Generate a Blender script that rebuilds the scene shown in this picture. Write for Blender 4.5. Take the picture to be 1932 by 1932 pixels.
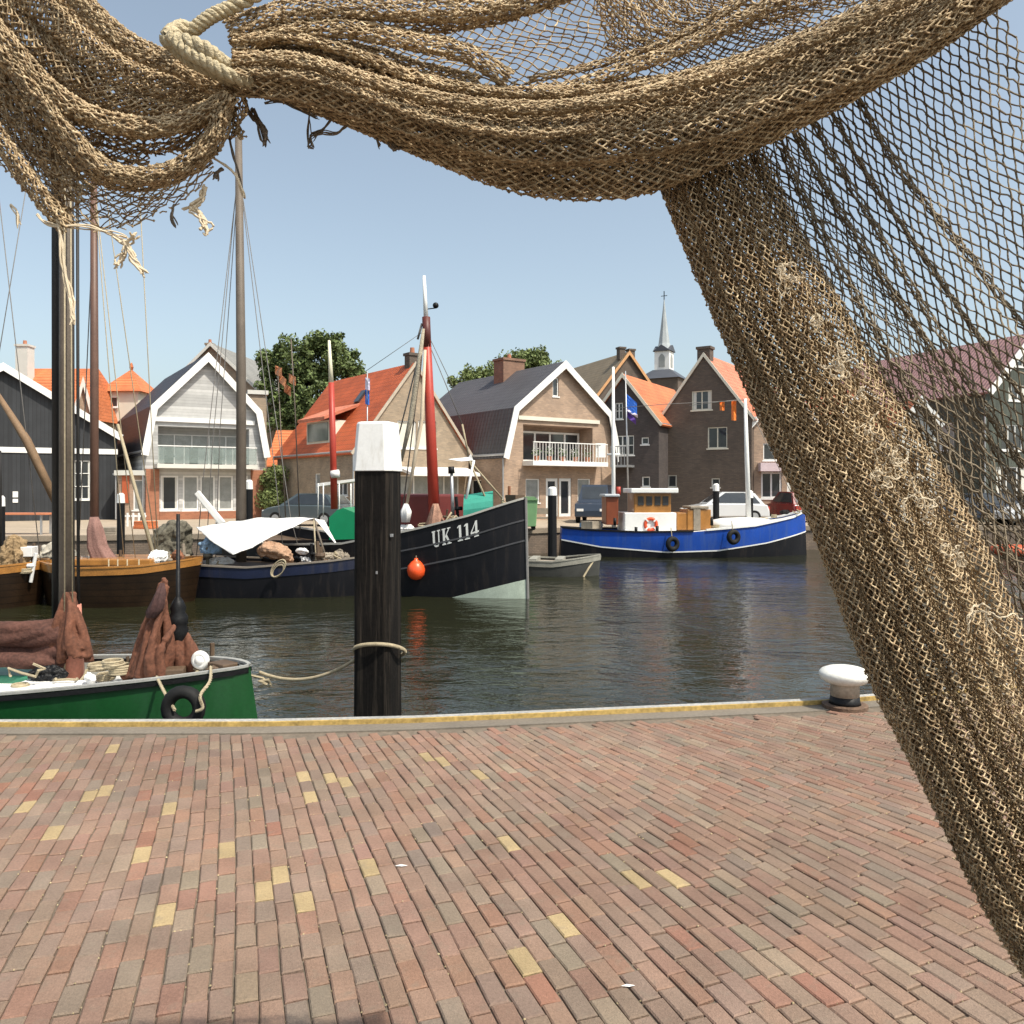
import bpy, math, random
import numpy as np
from mathutils import Vector, Matrix
from mathutils.geometry import tessellate_polygon
random.seed(7); rng = np.random.default_rng(11)
for o in list(bpy.data.objects): bpy.data.objects.remove(o)
SC = bpy.context.scene; COL = SC.collection
R = math.radians
# ---------------------------------------------------------------- camera
EYE = 1.7; K = 3000/1932/2400          # tangent of one survey unit
cam = bpy.data.objects.new("camera", bpy.data.cameras.new("camera")); COL.objects.link(cam)
cam.location = (0, 0, EYE); cam.rotation_euler = (R(90), 0, 0)
cam.data.sensor_width = 36; cam.data.lens = 28.8; cam.data.shift_y = -71/3000
cam.data.clip_start = .05; cam.data.clip_end = 3000; SC.camera = cam
# ---------------------------------------------------------------- sky and sun
SUN_EL, SUN_AZ = R(57), R(-38)        # azimuth from +X towards +Y
sd = Vector((math.cos(SUN_EL)*math.cos(SUN_AZ), math.cos(SUN_EL)*math.sin(SUN_AZ), math.sin(SUN_EL)))
W = bpy.data.worlds.new("World"); SC.world = W; W.use_nodes = True
nt = W.node_tree; bg = nt.nodes["Background"]
sky = nt.nodes.new("ShaderNodeTexSky"); sky.sky_type = 'NISHITA'; sky.sun_disc = False
sky.sun_elevation = SUN_EL; sky.sun_rotation = math.atan2(sd.x, sd.y)
sky.air_density = 1.0; sky.dust_density = 3.0; sky.ozone_density = 1.0; sky.altitude = 0
hs = nt.nodes.new("ShaderNodeHueSaturation"); hs.inputs["Saturation"].default_value = .70; nt.links.new(sky.outputs[0], hs.inputs["Color"]); tn = nt.nodes.new("ShaderNodeVectorMath"); tn.operation = "MULTIPLY"; tn.inputs[1].default_value = (.955, 1.0, .955); nt.links.new(hs.outputs[0], tn.inputs[0]); nt.links.new(tn.outputs[0], bg.inputs[0]); bg.inputs[1].default_value = .147
sl = bpy.data.lights.new("sun", 'SUN'); sl.energy = 3.6; sl.angle = R(.5); sl.color = (1, .93, .81)
so = bpy.data.objects.new("sun", sl); COL.objects.link(so); so.rotation_euler = sd.to_track_quat('Z', 'Y').to_euler()
SC.view_settings.view_transform = 'Standard'; SC.view_settings.look = 'None'
SC.view_settings.exposure = 0.5; SC.view_settings.gamma = 1
SC.cycles.max_bounces = 6; SC.cycles.transparent_max_bounces = 8
# ---------------------------------------------------------------- helpers
def P(x, y, D): return Vector(((x-966)*K*D, D, EYE-(y-920)*K*D))
def tag(o, label=None, cat=None, group=None, kind=None):
    for k_, v_ in (('label', label), ('category', cat), ('group', group), ('kind', kind)):
        if v_: o[k_] = v_
    return o
def thing(name, label, cat, loc=(0, 0, 0), rz=0, group=None):
    o = bpy.data.objects.new(name, None); COL.objects.link(o)
    o.location = loc; o.rotation_euler = (0, 0, rz); o.empty_display_size = .2
    return tag(o, label, cat, group)
def rootmat(o):
    while o.parent: o = o.parent
    return Matrix.Translation(o.location) @ o.rotation_euler.to_matrix().to_4x4()
class MB:
    def __init__(s): s.v = []; s.f = []
    def add(s, vs, fs):
        n = len(s.v); s.v += [Vector(v) for v in vs]; s.f += [tuple(i+n for i in f) for f in fs]; return s
    def box(s, x0, x1, y0, y1, z0, z1):
        if x0 > x1: x0, x1 = x1, x0
        if y0 > y1: y0, y1 = y1, y0
        if z0 > z1: z0, z1 = z1, z0
        return s.add([(x, y, z) for z in (z0, z1) for y in (y0, y1) for x in (x0, x1)],
                     [(0, 2, 3, 1), (4, 5, 7, 6), (0, 1, 5, 4), (2, 6, 7, 3), (0, 4, 6, 2), (1, 3, 7, 5)])
    def obox(s, c, ax, ay, az):
        c = Vector(c); ax, ay, az = Vector(ax), Vector(ay), Vector(az)
        return s.add([c+ax*i+ay*j+az*k for k in (-1, 1) for j in (-1, 1) for i in (-1, 1)],
                     [(0, 2, 3, 1), (4, 5, 7, 6), (0, 1, 5, 4), (2, 6, 7, 3), (0, 4, 6, 2), (1, 3, 7, 5)])
    def prism(s, poly, vec):
        n = len(poly); a = [Vector(p) for p in poly]; b = [p+Vector(vec) for p in a]
        fs = [(i, (i+1) % n, n+(i+1) % n, n+i) for i in range(n)]
        return s.add(a+b, fs+[tuple(range(n))[::-1], tuple(range(n, 2*n))])
    def tube(s, pts, r, n=8, cap=True):
        pts = [Vector(p) for p in pts]; m = len(pts)
        if not isinstance(r, (list, tuple)): r = [r]*m
        vs = []; 
        for i, p in enumerate(pts):
            d = (pts[min(i+1, m-1)]-pts[max(i-1, 0)]).normalized()
            up = Vector((0, 0, 1)) if abs(d.z) < .9 else Vector((1, 0, 0))
            a = d.cross(up).normalized(); b = d.cross(a)
            vs += [p+(a*math.cos(2*math.pi*j/n)+b*math.sin(2*math.pi*j/n))*r[i] for j in range(n)]
        fs = [(i*n+j, i*n+(j+1) % n, (i+1)*n+(j+1) % n, (i+1)*n+j) for i in range(m-1) for j in range(n)]
        if cap: fs += [tuple(range(n))[::-1], tuple(range((m-1)*n, m*n))]
        return s.add(vs, fs)
    def lathe(s, c, prof, n=20, sx=1, sy=1):
        c = Vector(c); m = len(prof)
        vs = [c+Vector((r*sx*math.cos(2*math.pi*j/n), r*sy*math.sin(2*math.pi*j/n), z)) for r, z in prof for j in range(n)]
        fs = [(i*n+j, i*n+(j+1) % n, (i+1)*n+(j+1) % n, (i+1)*n+j) for i in range(m-1) for j in range(n)]
        return s.add(vs, fs+[tuple(range(n))[::-1], tuple(range((m-1)*n, m*n))])
    def ball(s, c, r, n=12, sz=1):
        prof = [(max(r*math.sin(math.pi*i/n), .001*r), -r*sz*math.cos(math.pi*i/n)) for i in range(n+1)]
        return s.lathe(c, prof, n+4)
    def torus(s, c, R_, r, axis='y', n=20, m=8, sq=1):
        c = Vector(c); vs = []
        for i in range(n):
            a = 2*math.pi*i/n
            for j in range(m):
                b = 2*math.pi*j/m; q = R_+r*math.cos(b)
                p = {'y': (q*math.cos(a), r*sq*math.sin(b), q*math.sin(a)), 'z': (q*math.cos(a), q*math.sin(a), r*sq*math.sin(b)),
                     'x': (r*sq*math.sin(b), q*math.cos(a), q*math.sin(a))}[axis]
                vs.append(c+Vector(p))
        return s.add(vs, [(i*m+j, i*m+(j+1) % m, ((i+1) % n)*m+(j+1) % m, ((i+1) % n)*m+j) for i in range(n) for j in range(m)])
    def build(s, name, mat, parent=None, smooth=False, world=False, bevel=0):
        vs = s.v
        if parent is not None and world:
            M = rootmat(parent).inverted(); vs = [M @ v for v in vs]
        me = bpy.data.meshes.new(name); me.from_pydata([tuple(v) for v in vs], [], s.f); me.update()
        me.materials.append(mat)
        if smooth: me.polygons.foreach_set('use_smooth', [True]*len(me.polygons))
        o = bpy.data.objects.new(name, me); COL.objects.link(o)
        if parent is not None: o.parent = parent
        if bevel:
            b = o.modifiers.new("bevel", 'BEVEL'); b.width = bevel; b.segments = 2; b.limit_method = 'ANGLE'
        if smooth and not bevel:
            pass
        return o
# ---------------------------------------------------------------- materials
MATS = {}
def N(t, kind, **kw):
    n = t.nodes.new(kind)
    for k_, v_ in kw.items(): setattr(n, k_, v_)
    return n
def mat(name, c, rough=.7, var=.15, ns=3., bump=0., bs=30., metal=0., spec=.4, fine=40., extra=None, coat=0):
    if name in MATS: return MATS[name]
    m = bpy.data.materials.new(name); m.use_nodes = True; t = m.node_tree; b = t.nodes["Principled BSDF"]
    L = t.links.new
    b.inputs['Roughness'].default_value = rough; b.inputs['Metallic'].default_value = metal
    b.inputs['Specular IOR Level'].default_value = spec; b.inputs['Coat Weight'].default_value = coat
    tc = N(t, 'ShaderNodeTexCoord'); co = tc.outputs['Object']
    n1 = N(t, 'ShaderNodeTexNoise'); n1.inputs['Scale'].default_value = ns; n1.inputs['Detail'].default_value = 6
    n2 = N(t, 'ShaderNodeTexNoise'); n2.inputs['Scale'].default_value = fine; n2.inputs['Detail'].default_value = 3
    L(co, n1.inputs[0]); L(co, n2.inputs[0])
    ad = N(t, 'ShaderNodeMath', operation='ADD'); L(n1.outputs[0], ad.inputs[0]); L(n2.outputs[0], ad.inputs[1])
    mr = N(t, 'ShaderNodeMapRange'); mr.inputs[1].default_value = .65; mr.inputs[2].default_value = 1.35
    mr.inputs[3].default_value = 1-var; mr.inputs[4].default_value = 1+var; L(ad.outputs[0], mr.inputs[0])
    vm = N(t, 'ShaderNodeVectorMath', operation='SCALE'); vm.inputs[0].default_value = c; L(mr.outputs[0], vm.inputs['Scale'])
    L(vm.outputs[0], b.inputs['Base Color'])
    if bump:
        n3 = N(t, 'ShaderNodeTexNoise'); n3.inputs['Scale'].default_value = bs; n3.inputs['Detail'].default_value = 4; L(co, n3.inputs[0])
        bp = N(t, 'ShaderNodeBump'); bp.inputs['Strength'].default_value = bump; bp.inputs['Distance'].default_value = .02
        L(n3.outputs[0], bp.inputs['Height']); L(bp.outputs[0], b.inputs['Normal'])
    if extra: extra(t, b, vm, co)
    MATS[name] = m; return m
def ex_brick(mortar, bw=.22, bh=.07, sz=.012, amt=.35):
    def f(t, b, vm, co):
        L = t.links.new; sp = N(t, 'ShaderNodeSeparateXYZ'); L(co, sp.inputs[0])
        ad = N(t, 'ShaderNodeMath', operation='ADD'); L(sp.outputs[0], ad.inputs[0]); L(sp.outputs[1], ad.inputs[1])
        cb = N(t, 'ShaderNodeCombineXYZ'); L(ad.outputs[0], cb.inputs[0]); L(sp.outputs[2], cb.inputs[1])
        br = N(t, 'ShaderNodeTexBrick'); br.inputs['Scale'].default_value = 1; br.inputs['Brick Width'].default_value = bw
        br.inputs['Row Height'].default_value = bh; br.inputs['Mortar Size'].default_value = sz; L(cb.outputs[0], br.inputs[0])
        br.inputs['Color1'].default_value = (1.25, 1.2, 1.15, 1); br.inputs['Color2'].default_value = (.72, .74, .78, 1); br.inputs['Mortar'].default_value = (*mortar, 1)
        mx = N(t, 'ShaderNodeMix', data_type='RGBA', blend_type='MULTIPLY'); mx.inputs[0].default_value = amt*2 if amt < .5 else 1
        L(vm.outputs[0], mx.inputs[6]); L(br.outputs[0], mx.inputs[7]); L(mx.outputs[2], b.inputs['Base Color'])
    return f
def ex_tiles(pz=.24, py=.2, st=1., axis=1):
    def f(t, b, vm, co):       # pantile courses: ridges along slope, steps per row
        L = t.links.new; sp = N(t, 'ShaderNodeSeparateXYZ'); L(co, sp.inputs[0])
        def saw(out, p):
            d = N(t, 'ShaderNodeMath', operation='DIVIDE'); L(out, d.inputs[0]); d.inputs[1].default_value = p
            q = N(t, 'ShaderNodeMath', operation='FRACT'); L(d.outputs[0], q.inputs[0]); return q.outputs[0]
        a = saw(sp.outputs[2], pz); c = saw(sp.outputs[axis], py)
        s_ = N(t, 'ShaderNodeMath', operation='MULTIPLY'); L(c, s_.inputs[0]); s_.inputs[1].default_value = math.pi
        si = N(t, 'ShaderNodeMath', operation='SINE'); L(s_.outputs[0], si.inputs[0])
        ad = N(t, 'ShaderNodeMath', operation='ADD'); L(a, ad.inputs[0]); L(si.outputs[0], ad.inputs[1])
        bp = N(t, 'ShaderNodeBump'); bp.inputs['Strength'].default_value = st; bp.inputs['Distance'].default_value = .04
        L(ad.outputs[0], bp.inputs['Height']); L(bp.outputs[0], b.inputs['Normal'])
        mr = N(t, 'ShaderNodeMapRange'); L(a, mr.inputs[0]); mr.inputs[1].default_value = 0; mr.inputs[2].default_value = .25
        mr.inputs[3].default_value = .72; mr.inputs[4].default_value = 1.06
        v2 = N(t, 'ShaderNodeVectorMath', operation='SCALE'); L(vm.outputs[0], v2.inputs[0]); L(mr.outputs[0], v2.inputs['Scale']); L(v2.outputs[0], b.inputs['Base Color'])
    return f
def ex_boards(p=.16, horiz=False, dark=.55):
    def f(t, b, vm, co):
        L = t.links.new; sp = N(t, 'ShaderNodeSeparateXYZ'); L(co, sp.inputs[0])
        ad = N(t, 'ShaderNodeMath', operation='ADD'); L(sp.outputs[0], ad.inputs[0]); L(sp.outputs[1], ad.inputs[1])
        d = N(t, 'ShaderNodeMath', operation='DIVIDE'); L(sp.outputs[2] if horiz else ad.outputs[0], d.inputs[0]); d.inputs[1].default_value = p
        q = N(t, 'ShaderNodeMath', operation='FRACT'); L(d.outputs[0], q.inputs[0])
        fl = N(t, 'ShaderNodeMath', operation='FLOOR'); L(d.outputs[0], fl.inputs[0])
        wn = N(t, 'ShaderNodeTexWhiteNoise', noise_dimensions='1D'); L(fl.outputs[0], wn.inputs['W'])
        m2 = N(t, 'ShaderNodeMapRange'); L(wn.outputs[0], m2.inputs[0]); m2.inputs[3].default_value = .8; m2.inputs[4].default_value = 1.2
        g = N(t, 'ShaderNodeMath', operation='LESS_THAN'); L(q.outputs[0], g.inputs[0]); g.inputs[1].default_value = .12
        mr = N(t, 'ShaderNodeMapRange'); L(g.outputs[0], mr.inputs[0]); mr.inputs[3].default_value = 1; mr.inputs[4].default_value = dark
        mm = N(t, 'ShaderNodeMath', operation='MULTIPLY'); L(mr.outputs[0], mm.inputs[0]); L(m2.outputs[0], mm.inputs[1])
        v2 = N(t, 'ShaderNodeVectorMath', operation='SCALE'); L(vm.outputs[0], v2.inputs[0]); L(mm.outputs[0], v2.inputs['Scale']); L(v2.outputs[0], b.inputs['Base Color'])
    return f
white = mat('white_paint', (.78, .77, .74), .5, .08, 2)
offwhite = mat('offwhite_paint', (.6, .59, .54), .6, .1, 2)
cream = mat('cream_paint', (.66, .62, .52), .6, .1, 2)
glass = mat('window_glass', (.03, .035, .04), .06, .3, 2, spec=.8)
curtain = mat('curtained_glass', (.26, .27, .26), .18, .35, 2.5, spec=.7)
black = mat('black_paint', (.008, .008, .009), .5, .3, 3, bump=.2, spec=.25)
rubber = mat('rubber', (.011, .011, .011), .7, .3, 6, spec=.25)
steel = mat('galvanised_steel', (.42, .43, .44), .4, .15, 4, metal=.6)
twine = mat('pale_twine', (.60, .50, .36), .9, .2, 30)
ropem = mat('manila_rope', (.36, .30, .20), .9, .2, 30)
rigm = mat('rigging_wire', (.16, .15, .14), .6, .2, 5)
woodo = mat('varnished_wood', (.34, .15, .035), .35, .35, 3, spec=.5, coat=.3)
woodd = mat('dark_wood', (.10, .065, .04), .6, .3, 4)
greywood = mat('weathered_wood', (.26, .22, .17), .8, .3, 5)

def ex_streak(rust=(.16, .06, .025), lo=.60, hi=.80, amt=.55, sc=(3.5, 3.5, .3)):
    def f(t, b, vm, co):           # vertical runs of rust, scuffs and salt
        L = t.links.new; mp = N(t, 'ShaderNodeMapping'); mp.inputs['Scale'].default_value = sc; L(co, mp.inputs[0])
        n_ = N(t, 'ShaderNodeTexNoise'); n_.inputs['Scale'].default_value = 1.6; n_.inputs['Detail'].default_value = 6; n_.inputs['Roughness'].default_value = .65; L(mp.outputs[0], n_.inputs[0])
        mr = N(t, 'ShaderNodeMapRange'); L(n_.outputs[0], mr.inputs[0]); mr.inputs[1].default_value = lo; mr.inputs[2].default_value = hi; mr.inputs[4].default_value = amt
        mx = N(t, 'ShaderNodeMix', data_type='RGBA'); L(mr.outputs[0], mx.inputs[0]); L(vm.outputs[0], mx.inputs[6]); mx.inputs[7].default_value = (*rust, 1); L(mx.outputs[2], b.inputs['Base Color'])
        ml = N(t, 'ShaderNodeMapRange'); L(n_.outputs[0], ml.inputs[0]); ml.inputs[3].default_value = .25; ml.inputs[4].default_value = .7; L(ml.outputs[0], b.inputs['Roughness'])
    return f
def ex_grain(t, b, vm, co):
    L = t.links.new; mp = N(t, 'ShaderNodeMapping'); mp.inputs['Scale'].default_value = (22, 22, .9); L(co, mp.inputs[0])
    n_ = N(t, 'ShaderNodeTexNoise'); n_.inputs['Scale'].default_value = 1.5; n_.inputs['Detail'].default_value = 7; n_.inputs['Roughness'].default_value = .7; L(mp.outputs[0], n_.inputs[0])
    bp = N(t, 'ShaderNodeBump'); bp.inputs['Strength'].default_value = 1; bp.inputs['Distance'].default_value = .015; L(n_.outputs[0], bp.inputs['Height']); L(bp.outputs[0], b.inputs['Normal'])
    mr = N(t, 'ShaderNodeMapRange'); L(n_.outputs[0], mr.inputs[0]); mr.inputs[1].default_value = .5; mr.inputs[2].default_value = .72
    mx = N(t, 'ShaderNodeMix', data_type='RGBA'); L(mr.outputs[0], mx.inputs[0]); L(vm.outputs[0], mx.inputs[6]); mx.inputs[7].default_value = (.045, .036, .028, 1); L(mx.outputs[2], b.inputs['Base Color'])
# ---------------------------------------------------------------- ground, quays, water
def sheet_obj(name, poly, mat_, kind='structure', z=None):
    mb = MB(); mb.add([(x, y, z) for x, y in poly], [tuple(range(len(poly)))]); o = mb.build(name, mat_); return tag(o, kind=kind)
EDGE = [(-60, 5.75), (-7, 5.84), (-3.7, 5.88), (-1.8, 5.89), (-.7, 5.98), (.13, 6.11), (1.2, 6.28), (2.32, 6.46), (2.95, 6.62), (6, 7.5), (14, 10.5), (60, 30)]
def edge_y(x): return float(np.interp(x, [e[0] for e in EDGE], [e[1] for e in EDGE]))
def ex_water(t, b, vm, co):
    L = t.links.new
    mp = N(t, 'ShaderNodeMapping'); mp.inputs['Scale'].default_value = (1, 1.5, 1); L(co, mp.inputs[0])
    h = None
    for sc, w_, det in ((.8, 1.5, 2), (3.6, .55, 3), (13, .11, 2)):
        n_ = N(t, 'ShaderNodeTexNoise'); n_.inputs['Scale'].default_value = sc; n_.inputs['Detail'].default_value = det; n_.inputs['Distortion'].default_value = .6
        L(mp.outputs[0], n_.inputs[0]); q = N(t, 'ShaderNodeMath', operation='MULTIPLY'); L(n_.outputs[0], q.inputs[0]); q.inputs[1].default_value = w_
        if h is None: h = q.outputs[0]
        else:
            a = N(t, 'ShaderNodeMath', operation='ADD'); L(h, a.inputs[0]); L(q.outputs[0], a.inputs[1]); h = a.outputs[0]
    bp = N(t, 'ShaderNodeBump'); bp.inputs['Strength'].default_value = .5; bp.inputs['Distance'].default_value = .055
    big = N(t, 'ShaderNodeTexNoise'); big.inputs['Scale'].default_value = .16; big.inputs['Detail'].default_value = 3; L(co, big.inputs[0]); bm = N(t, 'ShaderNodeMapRange'); L(big.outputs[0], bm.inputs[0]); bm.inputs[1].default_value = .38; bm.inputs[2].default_value = .62; bm.inputs[3].default_value = .28; bm.inputs[4].default_value = .95; L(bm.outputs[0], bp.inputs['Strength'])
    L(h, bp.inputs['Height']); L(bp.outputs[0], b.inputs['Normal']); b.inputs['IOR'].default_value = 1.33
waterm = mat('harbour_water', (.017, .018, .008), .04, .15, .3, spec=.5, extra=ex_water)
WZ = -1.0
sheet_obj('water', [(-300, -60), (300, -60), (300, 420), (-300, 420)], waterm, z=WZ)
FAR = [(-300, 12), (-60, 20), (-18, 28), (-6, 31), (0, 33), (4, 35.2), (14, 35.9), (40, 36.2), (120, 42), (300, 50)]
sandy = mat('far_quay_paving', (.36, .29, .215), .85, .2, .8, fine=9)
def slab(name, edge, back, zt, zb, m_top, m_side):
    pts = edge+back
    mb = MB(); mb.add([(x, y, zt) for x, y in pts], [tuple(range(len(pts)))])
    tag(mb.build(name, m_top), kind='structure')
    mb = MB()
    for (a, b) in zip(edge[:-1], edge[1:]): mb.add([(a[0], a[1], zb), (b[0], b[1], zb), (b[0], b[1], zt), (a[0], a[1], zt)], [(0, 1, 2, 3)])
    return mb
qw = mat('quay_wall_brick', (.17, .13, .10), .85, .3, 2, extra=ex_brick((.6, .6, .6)))
mb = slab('far_quay_ground', FAR, [(300, 1500), (-1500, 1500), (-1500, 12)], 0, -2.5, sandy, qw)
tag(mb.build('far_quay_wall', qw), kind='structure')
mb = MB()
for a, b in zip(FAR[:-1], FAR[1:]):
    a, b = Vector((*a, 0)), Vector((*b, 0)); d = (b-a).normalized(); nn = Vector((d.y, -d.x, 0))
    mb.prism([a+nn*.06-Vector((0, 0, .16)), b+nn*.06-Vector((0, 0, .16)), b+nn*.06+Vector((0, 0, .03)), a+nn*.06+Vector((0, 0, .03))], -nn*.35)
tag(mb.build('far_quay_coping', mat('coping_timber', (.25, .2, .15), .8, .3, 2)), kind='structure')
# near quay: sand bed below the bricks, wall, coping, yellow line
bed = mat('paving_sand', (.15, .12, .09), .95, .3, 8)
mb = slab('quay_ground', EDGE, [(60, -60), (-60, -60)], -.012, -2.5, bed, qw)
tag(mb.build('quay_wall', qw), kind='structure')
def strip(name, d0, d1, z, th, m_, wob=0):
    mb = MB(); xs = np.arange(-16, 14.01, .25)
    a = [Vector((x, edge_y(x)-d0, z)) for x in xs]; b = [Vector((x, edge_y(x)-d1, z)) for x in xs]
    n = len(xs); vs = a+b+[p-Vector((0, 0, th)) for p in a]+[p-Vector((0, 0, th)) for p in b]; fs = []
    for i in range(n-1): fs += [(i, n+i, n+i+1, i+1), (2*n+i, i, i+1, 2*n+i+1), (n+i, 3*n+i, 3*n+i+1, n+i+1)]
    mb.add(vs, fs); return tag(mb.build(name, m_), kind='structure')
strip('quay_coping', -.03, .035, .03, .3, mat('steel_coping', (.33, .32, .30), .7, .35, 5))
strip('yellow_edge_line', .035, .057, .0305, .3, mat('yellow_marking', (.40, .27, .085), .7, .45, 9))
strip('concrete_gutter', .057, .215, -.001, .05, mat('gutter_concrete', (.17, .145, .115), .85, .25, 2))
# bricks
def gdir(x, y):
    yy = y-3
    return -(.375+.045*np.clip(x, -3, 4)+.045*yy+.045*yy*np.clip(x, -.3, 3))
PAL = [((.238, .163, .113), 34), ((.238, .146, .098), 10), ((.218, .162, .116), 26), ((.206, .168, .120), 10), ((.228, .150, .106), 16), ((.190, .152, .114), 3), ((.248, .196, .135), 5), ((.236, .130, .085), 2)]
pc = np.array([p[0] for p in PAL])*np.array([.98, .925, .97]); pw = np.array([p[1] for p in PAL], float); pw /= pw.sum()
YB = [(40, 1523), (162, 1500), (100, 1563), (85, 1455), (212, 1408), (318, 1524), (435, 1593), (265, 1615), (513, 1650), (515, 1680), (558, 1705), (325, 1710), (578, 1466), (632, 1465), (597, 1500), (684, 1634), (810, 1427), (833, 1432), (957, 1580), (1190, 1665), (1268, 1665), (1055, 1733), (990, 1810), (905, 1455), (180, 1490), (660, 1470)]
YW = [(P(x, y, EYE/((y-920)*K))) for x, y in YB]
V = []; F = []; C = []; WD = .086
def brick(c, d, n_, L_, w_, col):
    h = rng.normal(0, .0012); tl = rng.normal(0, .010, 2); base = len(V)
    jit = rng.normal(0, .0021, (4, 2))
    for lvl, ins, z in ((0, 0, -.02), (1, 0, -.0048), (2, .0052, 0)):
        for q, (i, j) in enumerate(((-1, -1), (1, -1), (1, 1), (-1, 1))):
            a = i*(L_/2-ins)+jit[q, 0]; b = j*(w_/2-ins)+jit[q, 1]
            V.append((c[0]+d[0]*a+n_[0]*b, c[1]+d[1]*a+n_[1]*b, h+z+(a*tl[0]+b*tl[1] if lvl else 0)))
    for l in (0, 4):
        for q in range(4): F.append((base+l+q, base+l+(q+1) % 4, base+l+4+(q+1) % 4, base+l+4+q)); C.append(col)
    F.append((base+8, base+9, base+10, base+11)); C.append(col)
i = 0
xs0 = np.arange(-7.2, 9.5, WD)
hit = [False]*len(YW); BR = []
for ci, x0 in enumerate(xs0):
    x, y = x0+rng.normal(0, .001), 1.9; xn, yn = x0+WD, 1.9
    step = .0
    Lx = .172; off = (ci % 2)*.5*Lx+rng.normal(0, .012)
    pts = [(x, y)]; nxt = [(xn, yn)]
    while y < 7.6:                       # walk both column edges together
        g = gdir(x, y); s = 1/math.hypot(g, 1)*.02; x += g*s; y += s; pts.append((x, y))
        g = gdir(xn, yn); s = 1/math.hypot(g, 1)*.02; xn += g*s; yn += s; nxt.append((xn, yn))
    A = (np.array(pts)+np.array(nxt))/2; wd = np.abs((np.array(nxt)[:, 0]-np.array(pts)[:, 0]))
    s = -off; tot = (len(A)-1)*.02
    while s < tot:
        l = Lx*(1+rng.normal(0, .02)) * (.5 if rng.random() < .012 else 1)
        m_ = s+l/2; q = m_/.02
        if q > len(A)-3: break
        if q > 1:
            i0 = int(q); f_ = q-i0; c = A[i0]*(1-f_)+A[i0+1]*f_; d = A[i0+2]-A[i0-1]; d = d/np.hypot(*d); n_ = np.array([-d[1], d[0]])
            w_ = (wd[i0])*abs(n_[0])
            if c[1]+abs(d[1])*l*.5+abs(n_[1])*.04 < edge_y(c[0])-.212: BR.append((c, d, n_, l-.0082, w_-.0048))
        s += l
cs = np.array([b[0] for b in BR]); cols = pc[rng.choice(len(PAL), len(BR), p=pw)]*rng.uniform(.92, 1.08, (len(BR), 1))*rng.uniform(.975, 1.025, (len(BR), 3))
cl = 1+.12*np.sin(cs[:, :1]*1.3+cs[:, 1:]*.9)*np.sin(cs[:, 1:]*2.1); cols = cols*cl
for w in YW:
    j = np.argmin(np.hypot(cs[:, 0]-w.x, cs[:, 1]-w.y)); cols[j] = np.array((.37, .275, .15))*rng.uniform(.85, 1.05)
for (c, d, n_, l, w_), col in zip(BR, cols): brick(c, d, n_, l, w_, col)
me = bpy.data.meshes.new('brick_paving'); me.from_pydata(V, [], F)
ca = me.color_attributes.new('brick_colour', 'FLOAT_COLOR', 'CORNER')
ca.data.foreach_set('color', np.repeat(np.hstack([np.array(C), np.ones((len(C), 1))]), 4, axis=0).ravel())
def ex_pav(t, b, vm, co):
    L = t.links.new; at = N(t, 'ShaderNodeVertexColor', layer_name='brick_colour')
    mr_in = vm.inputs['Scale'].links[0].from_socket
    v2 = N(t, 'ShaderNodeVectorMath', operation='SCALE'); L(at.outputs[0], v2.inputs[0]); L(mr_in, v2.inputs['Scale'])
    n_ = N(t, 'ShaderNodeTexNoise'); n_.inputs['Scale'].default_value = 14; n_.inputs['Detail'].default_value = 5; L(co, n_.inputs[0])
    mr = N(t, 'ShaderNodeMapRange'); L(n_.outputs[0], mr.inputs[0]); mr.inputs[1].default_value = .56; mr.inputs[2].default_value = .75; mr.inputs[4].default_value = .45
    mx = N(t, 'ShaderNodeMix', data_type='RGBA'); L(mr.outputs[0], mx.inputs[0]); L(v2.outputs[0], mx.inputs[6]); mx.inputs[7].default_value = (.20, .165, .125, 1)
    L(mx.outputs[2], b.inputs['Base Color'])
pav = mat('clinker_paving', (1, 1, 1), .8, .22, 5, bump=.35, bs=160, fine=90, extra=ex_pav, spec=.25)
me.materials.append(pav); o = bpy.data.objects.new('brick_paving', me); COL.objects.link(o); tag(o, kind='structure')
# sand, moss and straw caught in the joints
gn = 2600; pk = rng.integers(0, len(BR), gn); mb = MB()
gv, gf = [], []
for q in pk:
    c, d, n_, l, w_ = BR[q]
    if c[1] > 5.2 or abs(c[0]) > 4: continue
    e = rng.choice([-1, 1]); p = (c+d*rng.uniform(-.5, .5)*l+n_*e*(w_/2+.002)) if rng.random() < .6 else (c+d*e*(l/2+.003)+n_*rng.uniform(-.5, .5)*w_)
    s_ = rng.uniform(.0015, .0048); b0 = len(gv); an = rng.uniform(0, 3)
    for k_ in range(4): gv.append((p[0]+s_*math.cos(an+k_*1.57)*rng.uniform(.6, 1.6), p[1]+s_*math.sin(an+k_*1.57)*rng.uniform(.6, 1.6), -.002))
    gv.append((p[0], p[1], .003)); gf += [(b0, b0+1, b0+4), (b0+1, b0+2, b0+4), (b0+2, b0+3, b0+4), (b0+3, b0, b0+4)]
mb.add(gv, gf); tag(mb.build('joint_debris', mat('sandy_debris', (.36, .29, .17), .95, .6, 40)), kind='stuff')
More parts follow.
